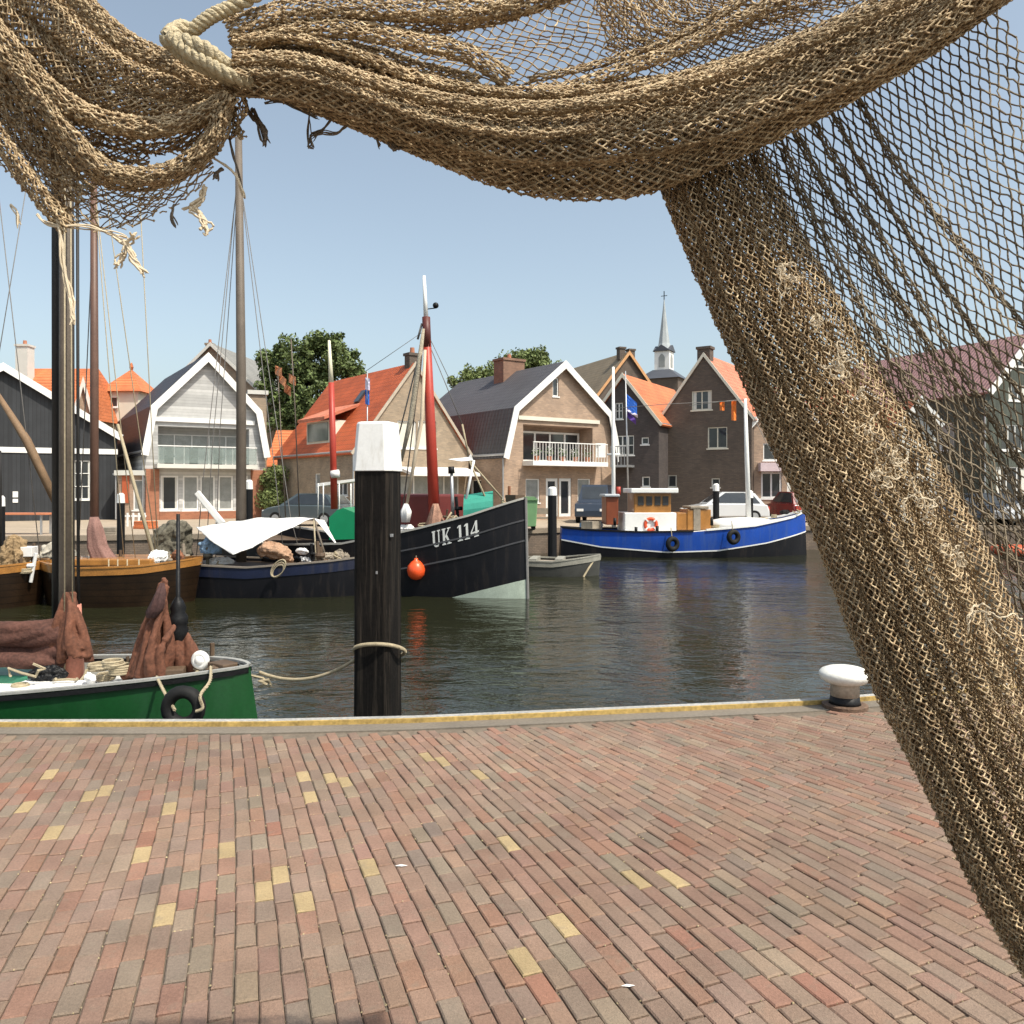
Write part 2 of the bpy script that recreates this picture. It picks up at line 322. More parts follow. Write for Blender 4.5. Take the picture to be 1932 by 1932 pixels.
# loose bits on the paving
for lab, (x, y), s_ in (('white feather scrap lying on the paving near centre', (757, 1635), .03), ('pale shell chip on the paving near the bottom right', (1185, 1862), .025)):
    p = P(x, y, EYE/((y-920)*K)); mb = MB()
    mb.add([p+Vector((a*s_, b*s_*.5, .004+c*s_)) for a, b, c in ((-1, 0, 0), (-.2, .5, .12), (1, .1, .05), (.1, -.4, .02), (0, 0, .22))], [(0, 3, 4), (3, 2, 4), (2, 1, 4), (1, 0, 4), (0, 1, 2, 3)])
    tag(mb.build('paving_scrap', white), lab, 'litter')
# ---------------------------------------------------------------- houses
class House:
    def __init__(s, name, label, xl, xr, D, a, depth, wallm, cat='house'):
        s.a = a = R(a); s.ca, s.sa = math.cos(a), math.sin(a); s.Y = D; s.X = (xl-966)*K*D; tr = (xr-966)*K
        s.w = (tr*D-s.X)/(s.ca-tr*s.sa); s.d = depth; s.h = s.w/2
        cx, cy = s.X+s.h*s.ca, s.Y+s.h*s.sa
        s.root = thing(name, label, cat, (cx, cy, 0), a); s.wm = wallm
        s.holes = {'f': [], 'l': [], 'r': []}; s.mul = []
    def fp(s, px, py):
        tx = (px-966)*K; u = (tx*s.Y-s.X)/(s.ca-tx*s.sa); lam = s.Y+u*s.sa; return u-s.h, EYE-(py-920)*K*lam
    def lp(s, px, py):
        tx = (px-966)*K; v = (s.X-tx*s.Y)/(s.sa+tx*s.ca); lam = s.Y+v*s.ca; return v, EYE-(py-920)*K*lam
    def prof(s, eave_y, apex_y, kink=None, eave_x=None):
        ze = s.fp(s.fp_x(-s.h), eave_y)[1]
        za = s.fp(s.fp_x(0), apex_y)[1]
        p = [(-s.h, ze)]
        if kink:
            u, z = s.fp(*kink); p.append((u, z))
        s.pr = p+[(0, za)]+[(-u, z) for u, z in p[::-1]]; s.ze = ze; s.za = za
    def fp_x(s, u):
        X = s.X+(u+s.h)*s.ca; Y = s.Y+(u+s.h)*s.sa; return 966+X/Y/K
    def M(s, side, u, q, z):
        return {'f': (u, q, z), 'l': (-s.h+q, u, z), 'r': (s.h-q, u, z)}[side]
    def bx(s, mb, side, u0, u1, q0, q1, z0, z1):
        a = s.M(side, u0, q0, z0); b = s.M(side, u1, q1, z1); mb.box(a[0], b[0], a[1], b[1], a[2], b[2])
    def win(s, px, side='f', nx=1, ny=1, fm=None, pm=None, ft=.06, base=0., name='window', hole=True, local=False, sill=True):
        x0, y0, x1, y1 = px; f = s.fp if side == 'f' else s.lp
        if local: u0, z1, u1, z0 = px
        else: (u0, z1), (u1, z0) = f(x0, y0), f(x1, y1)
        if u0 > u1: u0, u1 = u1, u0
        z0 = max(z0, .03); fm = fm or white; pm = pm or glass
        if hole and base == 0: s.holes[side].append((u0, u1, z0, z1, .14)); q = .05
        else: q = base-.06
        mb = MB(); B = lambda a, b, c, d: s.bx(mb, side, a, b, q, q+.075, c, d)
        e = .003
        B(u0+e, u1-e, z0+e, z0+ft); B(u0+e, u1-e, z1-ft, z1-e); B(u0+e, u0+ft, z0+ft, z1-ft); B(u1-ft, u1-e, z0+ft, z1-ft)
        for i in range(1, nx):
            c = u0+(u1-u0)*i/nx; B(c-ft*.45, c+ft*.45, z0+ft, z1-ft)
        for i in range(1, ny):
            c = z0+(z1-z0)*i/ny; s.bx(mb, side, u0+ft, u1-ft, q+.005, q+.07, c-ft*.3, c+ft*.3)
        if sill and name == 'window': s.bx(mb, side, u0-.06, u1+.06, q-.09, q+.004, z0-.07, z0+.0)
        fr = mb.build(name, fm, s.root)
        mb = MB(); s.bx(mb, side, u0+.01, u1-.01, q+.045, q+.06, z0+.01, z1-.01); mb.build('pane', pm, fr)
        if (u1-u0) > .5 and pm is glass and rng.random() < .65:
            mb = MB(); cw = (u1-u0)*rng.uniform(.12, .25); zt_ = z1-(z1-z0)*rng.choice([0, .25, .4])
            s.bx(mb, side, u0+.07, u0+cw, q+.040, q+.043, z0+.05, z1-.03); mb.build('curtain', offwhite, fr); mb = MB(); s.bx(mb, side, u1-cw, u1-.07, q+.040, q+.043, z0+.05, z1-.03); mb.build('curtain', offwhite, fr)
        return fr
    def finish(s, roofm, oh=.3, bargem=None, th=.13, bw=.26, back=True, eave=.25):
        mb = MB()
        front = [(-s.h, 0), (s.h, 0)]+[(u, z) for u, z in s.pr[::-1]]
        def poly(side, outer, holes, q=0):
            loops = [[Vector((u, z, 0)) for u, z in outer]]+[[Vector((a, c, 0)), Vector((a, d, 0)), Vector((b, d, 0)), Vector((b, c, 0))] for a, b, c, d, _ in holes]
            flat = [p for l in loops for p in l]; tri = tessellate_polygon(loops)
            mb.add([s.M(side, p.x, q, p.y) for p in flat], [tuple(t) for t in tri])
            for a, b, c, d, dep in holes:
                ring = [(a, c), (b, c), (b, d), (a, d)]
                for i in range(4):
                    p, r_ = ring[i], ring[(i+1) % 4]
                    mb.add([s.M(side, p[0], q, p[1]), s.M(side, r_[0], q, r_[1]), s.M(side, r_[0], q+dep, r_[1]), s.M(side, p[0], q+dep, p[1])], [(0, 1, 2, 3)])
                mb.add([s.M(side, x, q+dep, y) for x, y in ring], [(0, 1, 2, 3)])
        poly('f', front, s.holes['f'])
        rect = [(0, 0), (s.d, 0), (s.d, s.ze), (0, s.ze)]
        poly('l', rect, s.holes['l']); poly('r', rect, s.holes['r'])
        mb.add([(u, s.d, z) for u, z in front], [tuple(range(len(front)))])
        mb.build('wall', s.wm, s.root)
        for sg in (-1, 1):
            gx = sg*(s.h+.14); MB().tube([(gx, -oh+.02, s.ze-.04), (gx, s.d+.1, s.ze-.04)], .065, 8).build('gutter', steel, s.root)
        MB().tube([(-s.h-.07, -.06, s.ze-.05), (-s.h-.07, -.06, .05)], .04, 8).build('downpipe', steel, s.root)
        # roof
        p = [Vector((u, 0, z)) for u, z in s.pr]
        d = (p[0]-p[1]).normalized(); p[0] = p[0]+d*eave; d = (p[-1]-p[-2]).normalized(); p[-1] = p[-1]+d*eave
        def stripm(mb, y0, y1, lo, hi):
            nr = []
            for i in range(len(p)):
                a = p[max(i-1, 0)]; b = p[min(i+1, len(p)-1)]
                if 0 < i < len(p)-1:
                    n1 = Vector((-(p[i]-a).z, 0, (p[i]-a).x)).normalized(); n2 = Vector((-(b-p[i]).z, 0, (b-p[i]).x)).normalized(); n_ = (n1+n2).normalized(); n_ /= max(n_.dot(n1), .4)
                else: n_ = Vector((-(b-a).z, 0, (b-a).x)).normalized()
                nr.append(n_)
            for i in range(len(p)-1):
                q = [p[i]+nr[i]*lo, p[i+1]+nr[i+1]*lo, p[i+1]+nr[i+1]*hi, p[i]+nr[i]*hi]
                mb.prism([v+Vector((0, y0, 0)) for v in q], (0, y1-y0, 0))
        mb = MB(); stripm(mb, -oh, s.d+.2, .01, th); rf = mb.build('roof', roofm, s.root)
        if bargem:
            mb = MB(); stripm(mb, -oh-.05, -oh-.002, th+.03-bw, th+.03); mb.build('barge_board', bargem, s.root)
        return rf
    def chimney(s, u, y, w, z0, z1, m_, d=None, pot=True):
        d = d or w; mb = MB(); mb.box(u-w/2, u+w/2, y-d/2, y+d/2, z0, z1); mb.box(u-w/2-.06, u+w/2+.06, y-d/2-.06, y+d/2+.06, z1+.001, z1+.14)
        c = mb.build('chimney', m_, s.root)
        if pot: MB().lathe((u, y, z1+.14), [(.13, 0), (.11, .3)], 10).build('chimney_pot', mat('clay_pot', (.4, .16, .09), .8), c)
brickP = mat('pinkish_brick', (.36, .26, .19), .85, .28, 1.5, extra=ex_brick((.9, .9, .9)))
brickB = mat('beige_brick', (.32, .25, .18), .85, .28, 1.5, extra=ex_brick((.95, .95, .95)))
brickR = mat('red_brick', (.30, .13, .075), .85, .2, 2, extra=ex_brick((1.1, 1.1, 1.1)))
brickD = mat('dark_brown_brick', (.115, .09, .073), .85, .2, 1.5, extra=ex_brick((.8, .8, .8)))
brickN = mat('near_black_brick', (.075, .063, .06), .85, .25, 1.5, extra=ex_brick((.8, .8, .8)))
tarred = mat('tarred_boards', (.028, .030, .034), .7, .25, 1.5, extra=ex_boards(.18))
shingle = mat('grey_shingle', (.46, .46, .45), .8, .15, 3, extra=ex_boards(.16, True, .75))
tileO = mat('orange_pantiles', (.56, .17, .065), .6, .38, .9, extra=ex_tiles())
tileS = mat('salmon_pantiles', (.56, .19, .11), .65, .38, .9, extra=ex_tiles())
tileG = mat('charcoal_tiles', (.085, .082, .088), .6, .2, 1, extra=ex_tiles(.22, .3))
tileN = mat('blue_black_tiles', (.035, .035, .042), .5, .2, 1, extra=ex_tiles(.22, .3))
tileOl = mat('olive_brown_tiles', (.25, .195, .13), .75, .25, 1, extra=ex_tiles())
tileM = mat('mauve_tiles', (.33, .19, .185), .75, .25, 1, extra=ex_tiles())
tileGr = mat('grey_slate', (.22, .215, .20), .7, .2, 1, extra=ex_tiles(.2, .3))

# black barn, far left
h = House('barn', 'black tarred board barn with white barge boards at the left edge', -235, 221, 39, 29, 9, tarred, 'barn')
h.prof(808, 692)
h.win((137, 868, 171, 942), nx=2, ny=3); h.win((-60, 868, -25, 942), nx=2, ny=3)
rf = h.finish(tileO, .25, white, bw=.34)
z = h.fp(100, 850)[1]; MB().box(-h.h-.03, h.h+.03, -.05, -.003, z-.14, z+.14).build('trim_board', white, h.root)
u = h.fp(178, 900)[0]; MB().box(u-.08, u+.08, -.04, -.003, .6, z-.143).build('trim_post', white, h.root)
u0, z1 = h.fp(24, 927); u1, z0 = h.fp(34, 938); b_ = MB().box(u0, u1, -.04, -.003, z0, z1).build('sign', white, h.root)
u0, z1 = h.fp(24, 941); u1, z0 = h.fp(34, 948); MB().box(u0, u1, -.04, -.003, z0, z1).build('sign', white, h.root)
# house behind the barn
h = House('house', 'house with orange tiled roof showing above the black barn', -60, 165, 52, 0, 7, brickB)
mb = MB(); z0 = EYE+(920-790)*K*52; z1 = EYE+(920-686)*K*52
mb.add([(-h.h, 0, z0), (h.h, 0, z0), (h.h*.72, 3.5, z1+.2), (-h.h*.72, 3.5, z1+.2), (-h.h, 7, z0), (h.h, 7, z0)], [(0, 1, 2, 3), (1, 5, 2), (5, 4, 3, 2), (4, 0, 3)]); mb.build('roof', tileO, h.root)
MB().box(-h.h+.2, h.h-.2, .2, 6.8, 0, z0).build('wall', brickB, h.root)
u, z = h.fp(3, 645); h.chimney(u, 2.5, .8, z0, z+.1, offwhite)
u, z = h.fp(83, 672); MB().lathe((u, 3, z1-.4), [(.07, 0), (.07, z-z1+.2), (.2, z-z1+.25), (.2, z-z1+.4), (.05, z-z1+.55)], 10).build('flue', steel, h.root)
# hipped roof cottage between the barn and the gambrel house
h = House('house', 'small cottage with pyramid orange roof between the barn and the grey gabled house', 187, 268, 56, 0, 3.2, cream)
mb = MB(); z0 = EYE+(920-738)*K*56; z1 = EYE+(920-694)*K*57
mb.add([(-h.h, -.2, z0), (h.h, -.2, z0), (h.h, 3.4, z0), (-h.h, 3.4, z0), (0, 1.6, z1)], [(0, 1, 4), (1, 2, 4), (2, 3, 4), (3, 0, 4), (0, 3, 2, 1)]); mb.build('roof', tileO, h.root)
MB().box(-h.h+.3, h.h-.3, .1, 3.1, 0, z0).build('wall', cream, h.root)
MB().lathe((0, 1.6, z1-.05), [(.1, 0), (.14, .2), (.05, .5)], 10).build('finial', tileO, h.root)
h.win((205, 748, 222, 768), base=.09, hole=False)
h = House('house', 'brick house with red tiles and dormer partly hidden behind the slanting masts', 138, 176, 52, 26, 4, brickB)
h.prof(790, 722); h.finish(tileS, .2, offwhite)
# big grey roof behind
h = House('house', 'large house with grey slate roof rising behind the white edged gambrel gable', 262, 540, 62, -4, 9, brickB)
h.prof(790, 652); h.finish(tileGr, .3, offwhite, bw=.2); h.chimney(-.7, 1.2, .5, h.za-.9, h.za+.25, brickB)
h = House('house', 'brown flat fronted house with pale cornice just left of the leafy tree', 470, 503, 50, 22, 2.5, brickB)
z = h.fp(500, 812)[1]+2.2; MB().box(-h.h, h.h, 0, 2.5, 0, z).build('wall', brickB, h.root); MB().box(-h.h-.1, h.h+.1, -.12, 2.6, z+.001, z+.25).build('cornice', offwhite, h.root)
# gambrel house A
def gambrel(name, label, xl, xr, D, a, depth, wm, roofm, eave, apex, kink, rec, band):
    h = House(name, label, xl, xr, D, a, depth, wm); h.prof(eave, apex, kink)
    (u0, z1), (u1, z0) = h.fp(rec[0], rec[1]), h.fp(rec[2], rec[3]); h.holes['f'].append((u0, u1, z0, z1, 1.1))
    h.rec = (u0, u1, z0, z1); zb = h.fp(0.5*(rec[0]+rec[2]), band)[1]
    h.zb = zb; return h
h = gambrel('house', 'grey gambrel house with white barge boards, shingled gable and glass balcony', 272, 500, 43, 33, 12, shingle, tileN, 850, 674, (288, 769), (298, 803, 470, 880), 794)
u0, u1, z0, z1 = h.rec
h.win((u0+.1, z1-.35, u1-.1, z0+.02), nx=5, pm=curtain, base=1.1, hole=False, local=True, sill=False)
MB().box(u0-.4, u1+.3, -.12, -.003, h.zb-.12, h.zb+.12).build('fascia', white, h.root)
gg = mat('greenish_glass', (.30, .37, .35), .1, .2, 3, spec=.8); gg.node_tree.nodes['Principled BSDF'].inputs['Alpha'].default_value = .38
bal = MB().box(u0-.2, u1+.2, -1.0, -.003, z0-.16, z0+.06).build('balcony', offwhite, h.root)
MB().box(u0-.15, u1+.15, -.97, -.94, z0+.1, z0+.95).build('glass_railing', mat('greenish_glass', (.20, .25, .24), .1, .2, 3, spec=.8), bal)
MB().box(u0-.17, u1+.17, -.99, -.92, z0+.98, z0+1.03).build('handrail', white, bal)
for uu in np.linspace(u0-.12, u1+.12, 5): MB().box(uu-.03, uu+.03, -.93, -.89, z0+.061, z0+.975).build('baluster', white, bal)
for px in ((303, 897, 337, 962), (345, 897, 375, 962), (378, 897, 406, 962), (412, 897, 440, 962), (446, 897, 468, 962)): h.win(px, nx=1, pm=curtain if px[0] > 340 else glass, ft=.09)
for a_, b_ in ((274, 299), (473, 499)):
    MB().box(h.fp(a_, 900)[0], h.fp(b_, 900)[0], -.25, -.003, 0, z0-.2).build('brick_pier', brickR, h.root)
MB().box(h.fp(300, 964)[0], h.fp(472, 970)[0], -.16, -.003, 0, .42).build('plinth', brickR, h.root)
h.finish(tileN, .35, white, bw=.36)
for i, uu in enumerate(np.linspace(u0+.5, u1-.5, 4)): MB().box(uu-.22, uu+.22, -.7, -.25, z0+.45, z0+.5).box(uu-.22, uu+.22, -.25, -.2, z0+.07, z0+.95).build('patio_chair', black, bal)
# low garage left of it
h = House('shed', 'low brick side building with white top board beside the barn', 222, 276, 43, 3, 4, brickP, 'shed')
z = h.fp(250, 893)[1]; h.win((251, 905, 270, 962), pm=curtain)
h.pr = [(-h.h, z), (0, z+.01), (h.h, z)]; h.ze = z; h.finish(offwhite, .15, offwhite, eave=.1)
u0, u1 = h.fp(231, 900)[0], h.fp(244, 900)[0]; MB().box(u0, u1, -.06, -.003, .9, z-.1).build('door', mat('rust_red_door', (.42, .1, .04), .5), h.root)
# orange bit and hedge
h = House('shed', 'low garden building with orange pantile roof beside the leafy tree', 500, 558, 52, 0, 3, brickB, 'shed')
z0, z1 = h.fp(530, 880)[1], h.fp(530, 815)[1]
MB().box(-h.h+.1, h.h-.1, .1, 2.9, 0, z0).build('wall', brickB, h.root); MB().add([(-h.h, 0, z0), (h.h, 0, z0), (h.h, 2.5, z1+.3), (-h.h, 2.5, z1+.3), (-h.h, 3.5, z0), (h.h, 3.5, z0)], [(0, 1, 2, 3), (3, 2, 5, 4), (0, 3, 4), (1, 5, 2)]).build('roof', tileO, h.root)
# house B: orange roof, gable facing right
h = House('house', 'beige brick house with steep orange roof, dormer and white awning behind the black pile', 668, 884, 40, 38, 9.6, brickB)
h.prof(850, 690)
h.win((750, 793, 785, 846), pm=cream, fm=white); h.win((789, 793, 823, 846), pm=cream, fm=white)
h.win((752, 896, 866, 945), nx=4, pm=curtain)
h.win((594, 893, 604, 935), side='l', pm=curtain)
h.win((634, 905, 656, 935), side='l', nx=2)
h.finish(mat('red_orange_pantiles', (.54, .115, .038), .6, .4, .9, extra=ex_tiles()), .12, mat('verge_mortar', (.45, .38, .3), .8), bw=.14, th=.1)
h.chimney(0.1, .35, .62, h.za-.9, h.za+.55, brickD, .5)
u0, z1 = h.fp(752, 882); u1, z0 = h.fp(880, 892)
MB().prism([(u0, -.003, z1+.05), (u0, -1.3, z1-.28), (u0, -1.3, z1-.42), (u0, -.003, z1-.12)], (u1-u0, 0, 0)).build('awning', white, h.root)
# dormer on the left slope
sl = (h.za-h.ze)/h.h
def slope_u(z): return -(h.za-z)/sl
zt = h.ze+1.75; zb = h.ze+.42
vy0, vy1 = 3.3, 6.2
ub = slope_u(zb)
dm = MB().box(ub-.02, slope_u(zt)+.3, vy0, vy1, zb, zt).build('dormer', cream, h.root)
MB().box(ub-.07, ub-.022, vy0+.2, vy1-.2, zb+.25, zt-.12).build('window', mat('dormer_glass', (.14, .17, .15), .15, .3, 2), dm)
MB().prism([(ub-.45, vy0-.25, zt-.02), (ub-.45, vy0-.25, zt+.14), (slope_u(zt+.95), vy0-.25, zt+1.0), (slope_u(zt+.8), vy0-.25, zt+.8)], (0, vy1-vy0+.5, 0)).build('dormer_roof', tileS, dm)
zz = h.ze+3.0; uu = slope_u(zz); MB().obox((uu-.12, 3.5, zz+.1), (.25, 0, .25*sl), (0, .25, 0), (-.05, 0, .04)).build('skylight', glass, h.root)
# gambrel house C
h = gambrel('house', 'pink brick gambrel house with white barge boards and a balcony of flowers above double doors', 950, 1161, 42, 35, 10.5, brickP, tileG, 856, 688, (968, 772), (987, 800, 1118, 874), 792)
u0, u1, z0, z1 = h.rec
h.win((u0+.5, z1-.25, u1-.1, z0+.05), nx=4, base=1.1, hole=False, local=True, sill=False, ft=.11)
h.win((1043, 712, 1054, 748)); h.win((992, 903, 1018, 948), nx=1, pm=curtain); h.win((1090, 903, 1114, 950), pm=curtain)
h.win((1030, 902, 1053, 974), name='door', pm=glass, ft=.16, ny=1); h.win((1055, 902, 1078, 974), name='door', pm=glass, ft=.16)
h.win((888, 905, 908, 975), side='l', pm=glass)
h.finish(tileG, .3, white, bw=.34)
h.chimney(-.15, 4.8, 1.5, h.za-.9, h.za+.75, mat('brown_chimney_brick', (.22, .13, .09), .85, .25, 2, extra=ex_brick((1, 1, 1))), 1.0)
MB().box(u0-.35, u1+.45, -.1, -.003, h.zb-.1, h.zb+.1).build('fascia', cream, h.root)
bal = MB().box(u0-.05, u1+.3, -.95, -.003, z0-.2, z0+.04).build('balcony', white, h.root)
for uu in np.linspace(u0, u1+.25, 26): MB().box(uu-.012, uu+.012, -.93, -.90, z0+.04, z0+.98).build('baluster', white, bal)
MB().box(u0-.02, u1+.28, -.95, -.88, z0+.98, z0+1.03).build('handrail', white, bal)
leafm = mat('pot_plant_leaves', (.10, .16, .05), .7, .5, 12)
def tuft(mb, c, r, n, s_):
    for _ in range(n):
        d = Vector(rng.normal(0, 1, 3)); d.normalize(); p = Vector(c)+d*r*rng.random()**.4
        a = Vector(rng.normal(0, 1, 3)).normalized()*s_; b = d.cross(a).normalized()*s_*.6; mb.add([p-a, p+b, p+a, p-b], [(0, 1, 2, 3)])
roothC = h
def to_world(h, p): return rootmat(h.root) @ Vector(p)
for i, uu in enumerate(np.linspace(u0+.4, u1-.9, 5)):
    w = to_world(h, (uu, -.62, z0+.05)); t_ = thing('potted_plant', f"white flowering pot plant on the pink house's balcony, number {i+1} from the left", 'plant', w, group='pot plants on the balcony')
    t_['label'] = ['leafy pot plant at the left end of the balcony', 'white flowering pot plant second along the balcony', 'pot plant in the middle of the balcony rail', 'pot plant just right of the balcony middle', 'pot plant nearest the white towel on the balcony'][i]
    MB().lathe((0, 0, 0), [(.1, 0), (.16, .25)], 10).build('pot', mat('clay_pot', (.4, .16, .09), .8), t_)
    mb = MB(); tuft(mb, (0, 0, .45), .28, 60, .05); mb.build('foliage', leafm, t_); mb = MB(); tuft(mb, (0, -.05, .5), .3, 30, .04); mb.build('blossom', white, t_)
w = to_world(h, (u1-.25, -.97, z0+.3)); mb = MB(); mb.add([w+Vector((a, b, c)) for a, b, c in ((-.28, 0, 0), (.28, .1, 0), (.28, .1, .75), (-.28, 0, .75), (-.28, .1, .77), (.28, .2, .77))], [(0, 1, 2, 3), (3, 2, 5, 4)])
tag(mb.build('towel', white), 'white towel hanging over the balcony rail of the pink house', 'towel')
# olive roofed house behind
h = House('house', 'brown brick house with olive tiled roof and twin chimneys behind the pink house', 1105, 1262, 62, 22, 12, brickD)
h.prof(775, 668); h.finish(tileOl, .2, mat('verge_orange', (.55, .3, .14), .8), bw=.2); h.chimney(-.35, .5, .5, h.za-.4, h.za+.45, brickD, pot=False); h.chimney(.5, .5, .5, h.za-.6, h.za+.35, brickD, pot=False)
# house D (dark, orange right slope)
h = House('house', 'near black gabled house with bright orange roof beside the blue flag', 1112, 1243, 47, -30, 8.5, brickN)
h.prof(803, 712); h.win((1210, 825, 1224, 838)); h.win((1211, 899, 1226, 918)); h.win((1160, 760, 1175, 790), nx=2, ny=2); h.win((1163, 822, 1196, 858), nx=3, ny=2, pm=glass)
h.finish(tileO, .15, cream, bw=.16)
u0, z0 = h.fp(1163, 878); u1, _ = h.fp(1197, 878)
bal = MB().box(u0, u1, -.9, -.003, z0-.12, z0).build('balcony', steel, h.root)
for uu in np.linspace(u0+.03, u1-.03, 6): MB().box(uu-.015, uu+.015, -.89, -.86, z0, z0+1).build('baluster', steel, bal)
MB().box(u0, u1, -.9, -.85, z0+1, z0+1.05).build('handrail', steel, bal)
# house E brown gable
h = House('house', 'tall dark brown brick gable house with a square chimney on its peak', 1244, 1418, 46.5, -33, 9, brickD)
h.prof(795, 672); h.win((1305, 738, 1343, 772), nx=2, fm=cream); h.win((1335, 806, 1372, 845), nx=2, fm=cream); h.win((1258, 896, 1277, 919), fm=offwhite); h.win((1342, 902, 1358, 919), fm=offwhite)
h.finish(tileS, .06, cream, bw=.14, th=.1)
h.chimney(-.05, .35, .72, h.za-.8, h.za+.42, brickD, .6, pot=False)
# house F
h = House('house', 'beige brick shop house with white fascia half hidden behind the hanging net', 1419, 1545, 44, 0, 8, brickP)
h.prof(800, 730); h.win((1440, 836, 1475, 868)); h.win((1436, 890, 1475, 940), nx=2, ft=.1); h.win((1485, 836, 1520, 868)); h.win((1485, 890, 1530, 940), nx=2, ft=.1)
h.finish(tileS, .2, white)
z = h.fp(1450, 882)[1]; MB().box(h.fp(1430, 880)[0], h.fp(1480, 880)[0], -.5, -.003, z-.2, z+.25).build('shop_fascia', mat('pale_pink_fascia', (.62, .5, .52), .5), h.root)
# house between, behind net
h = House('house', 'brown house with small orange porch roof seen through the lower net', 1560, 1700, 46, 4, 8, brickD)
h.prof(800, 735); h.win((1590, 830, 1620, 870), nx=2); h.win((1640, 830, 1670, 870), nx=2); h.win((1590, 890, 1670, 945), nx=3, pm=curtain); h.finish(tileO, .2, white)
# mauve roof house G
greenish = mat('dark_green_boards', (.07, .08, .065), .7, .25, 1.5, extra=ex_boards(.18))
h = House('house', 'dark boarded house with mauve tiled roof and white verge at the right edge', 1858, 2010, 40, 22, 11, greenish)
h.prof(738, 636)
h.win((1915, 664, 1932, 692)); h.win((1903, 724, 1940, 757), nx=2); h.win((1890, 800, 1930, 850), nx=3); h.win((1880, 880, 1940, 960), nx=3)
for px in ((1700, 800, 1740, 850), (1760, 800, 1800, 850), (1700, 880, 1800, 950)): h.win(px, side='l', nx=3, pm=curtain)
h.finish(tileM, .35, white, bw=.34)
h = House('kiosk', 'small quayside kiosk with orange roof in front of the mauve roofed house', 1700, 1765, 37, 0, 3, offwhite, 'kiosk')
z = h.fp(1730, 797)[1]; h.pr = [(-h.h, z), (0, z+.95), (h.h, z)]; h.ze = z; h.za = z+.95; h.win((1715, 850, 1750, 900), nx=2); h.finish(tileO, .3, white)
# church steeple
D = 78; c = P(1253, 713, D)
ch = thing('church_tower', 'slender white and slate church steeple with pointed spire and cross', 'church', (c.x, c.y, 0), R(-28))
u = K*D; slate = mat('spire_lead', (.36, .39, .40), .5, .15, 1); dslate = mat('slate_dark', (.07, .075, .09), .5, .2, 1)
zz = lambda y: EYE+(920-y)*K*D
MB().box(-1.9, 1.9, -1.9, 1.9, 0, zz(716)).build('tower_base', brickD, ch)
MB().add([(-2.1, -2.1, zz(718)), (2.1, -2.1, zz(718)), (2.1, 2.1, zz(718)), (-2.1, 2.1, zz(718)), (-.85, -.85, zz(699)), (.85, -.85, zz(699)), (.85, .85, zz(699)), (-.85, .85, zz(699))],
         [(0, 1, 5, 4), (1, 2, 6, 5), (2, 3, 7, 6), (3, 0, 4, 7), (4, 5, 6, 7)]).build('skirt_roof', dslate, ch)
MB().box(-.72, .72, -.72, .72, zz(700), zz(662)).build('belfry', white, ch)
for s_ in (0, 1, 2, 3):
    mb = MB(); pl = [(-.3, -.75, zz(694)), (.3, -.75, zz(694)), (.3, -.75, zz(676)), (.15, -.75, zz(671)), (0, -.75, zz(669)), (-.15, -.75, zz(671)), (-.3, -.75, zz(676))]
    mb.prism(pl, (0, .02, 0)); rot = Matrix.Rotation(s_*math.pi/2, 4, 'Z'); mb.v = [rot @ v for v in mb.v]; mb.build('louver', mat('belfry_louver', (.30, .31, .30), .6), ch)
    mb = MB().prism([(-.85, -.86, zz(664)), (.85, -.86, zz(664)), (0, -.86, zz(652))], (0, .86, 0)); mb.v = [rot @ v for v in mb.v]; mb.build('gablet', dslate, ch)
MB().lathe((0, 0, zz(662)), [(.78, 0), (.55, zz(648)-zz(662)), (.36, zz(620)-zz(662)), (.14, zz(585)-zz(662)), (.03, zz(563)-zz(662))], 8).build('spire', slate, ch)
MB().box(-.035, .035, -.035, .035, zz(566), zz(549)).box(-.3, .3, -.03, .03, zz(558.5), zz(557.5)).build('cross', black, ch)
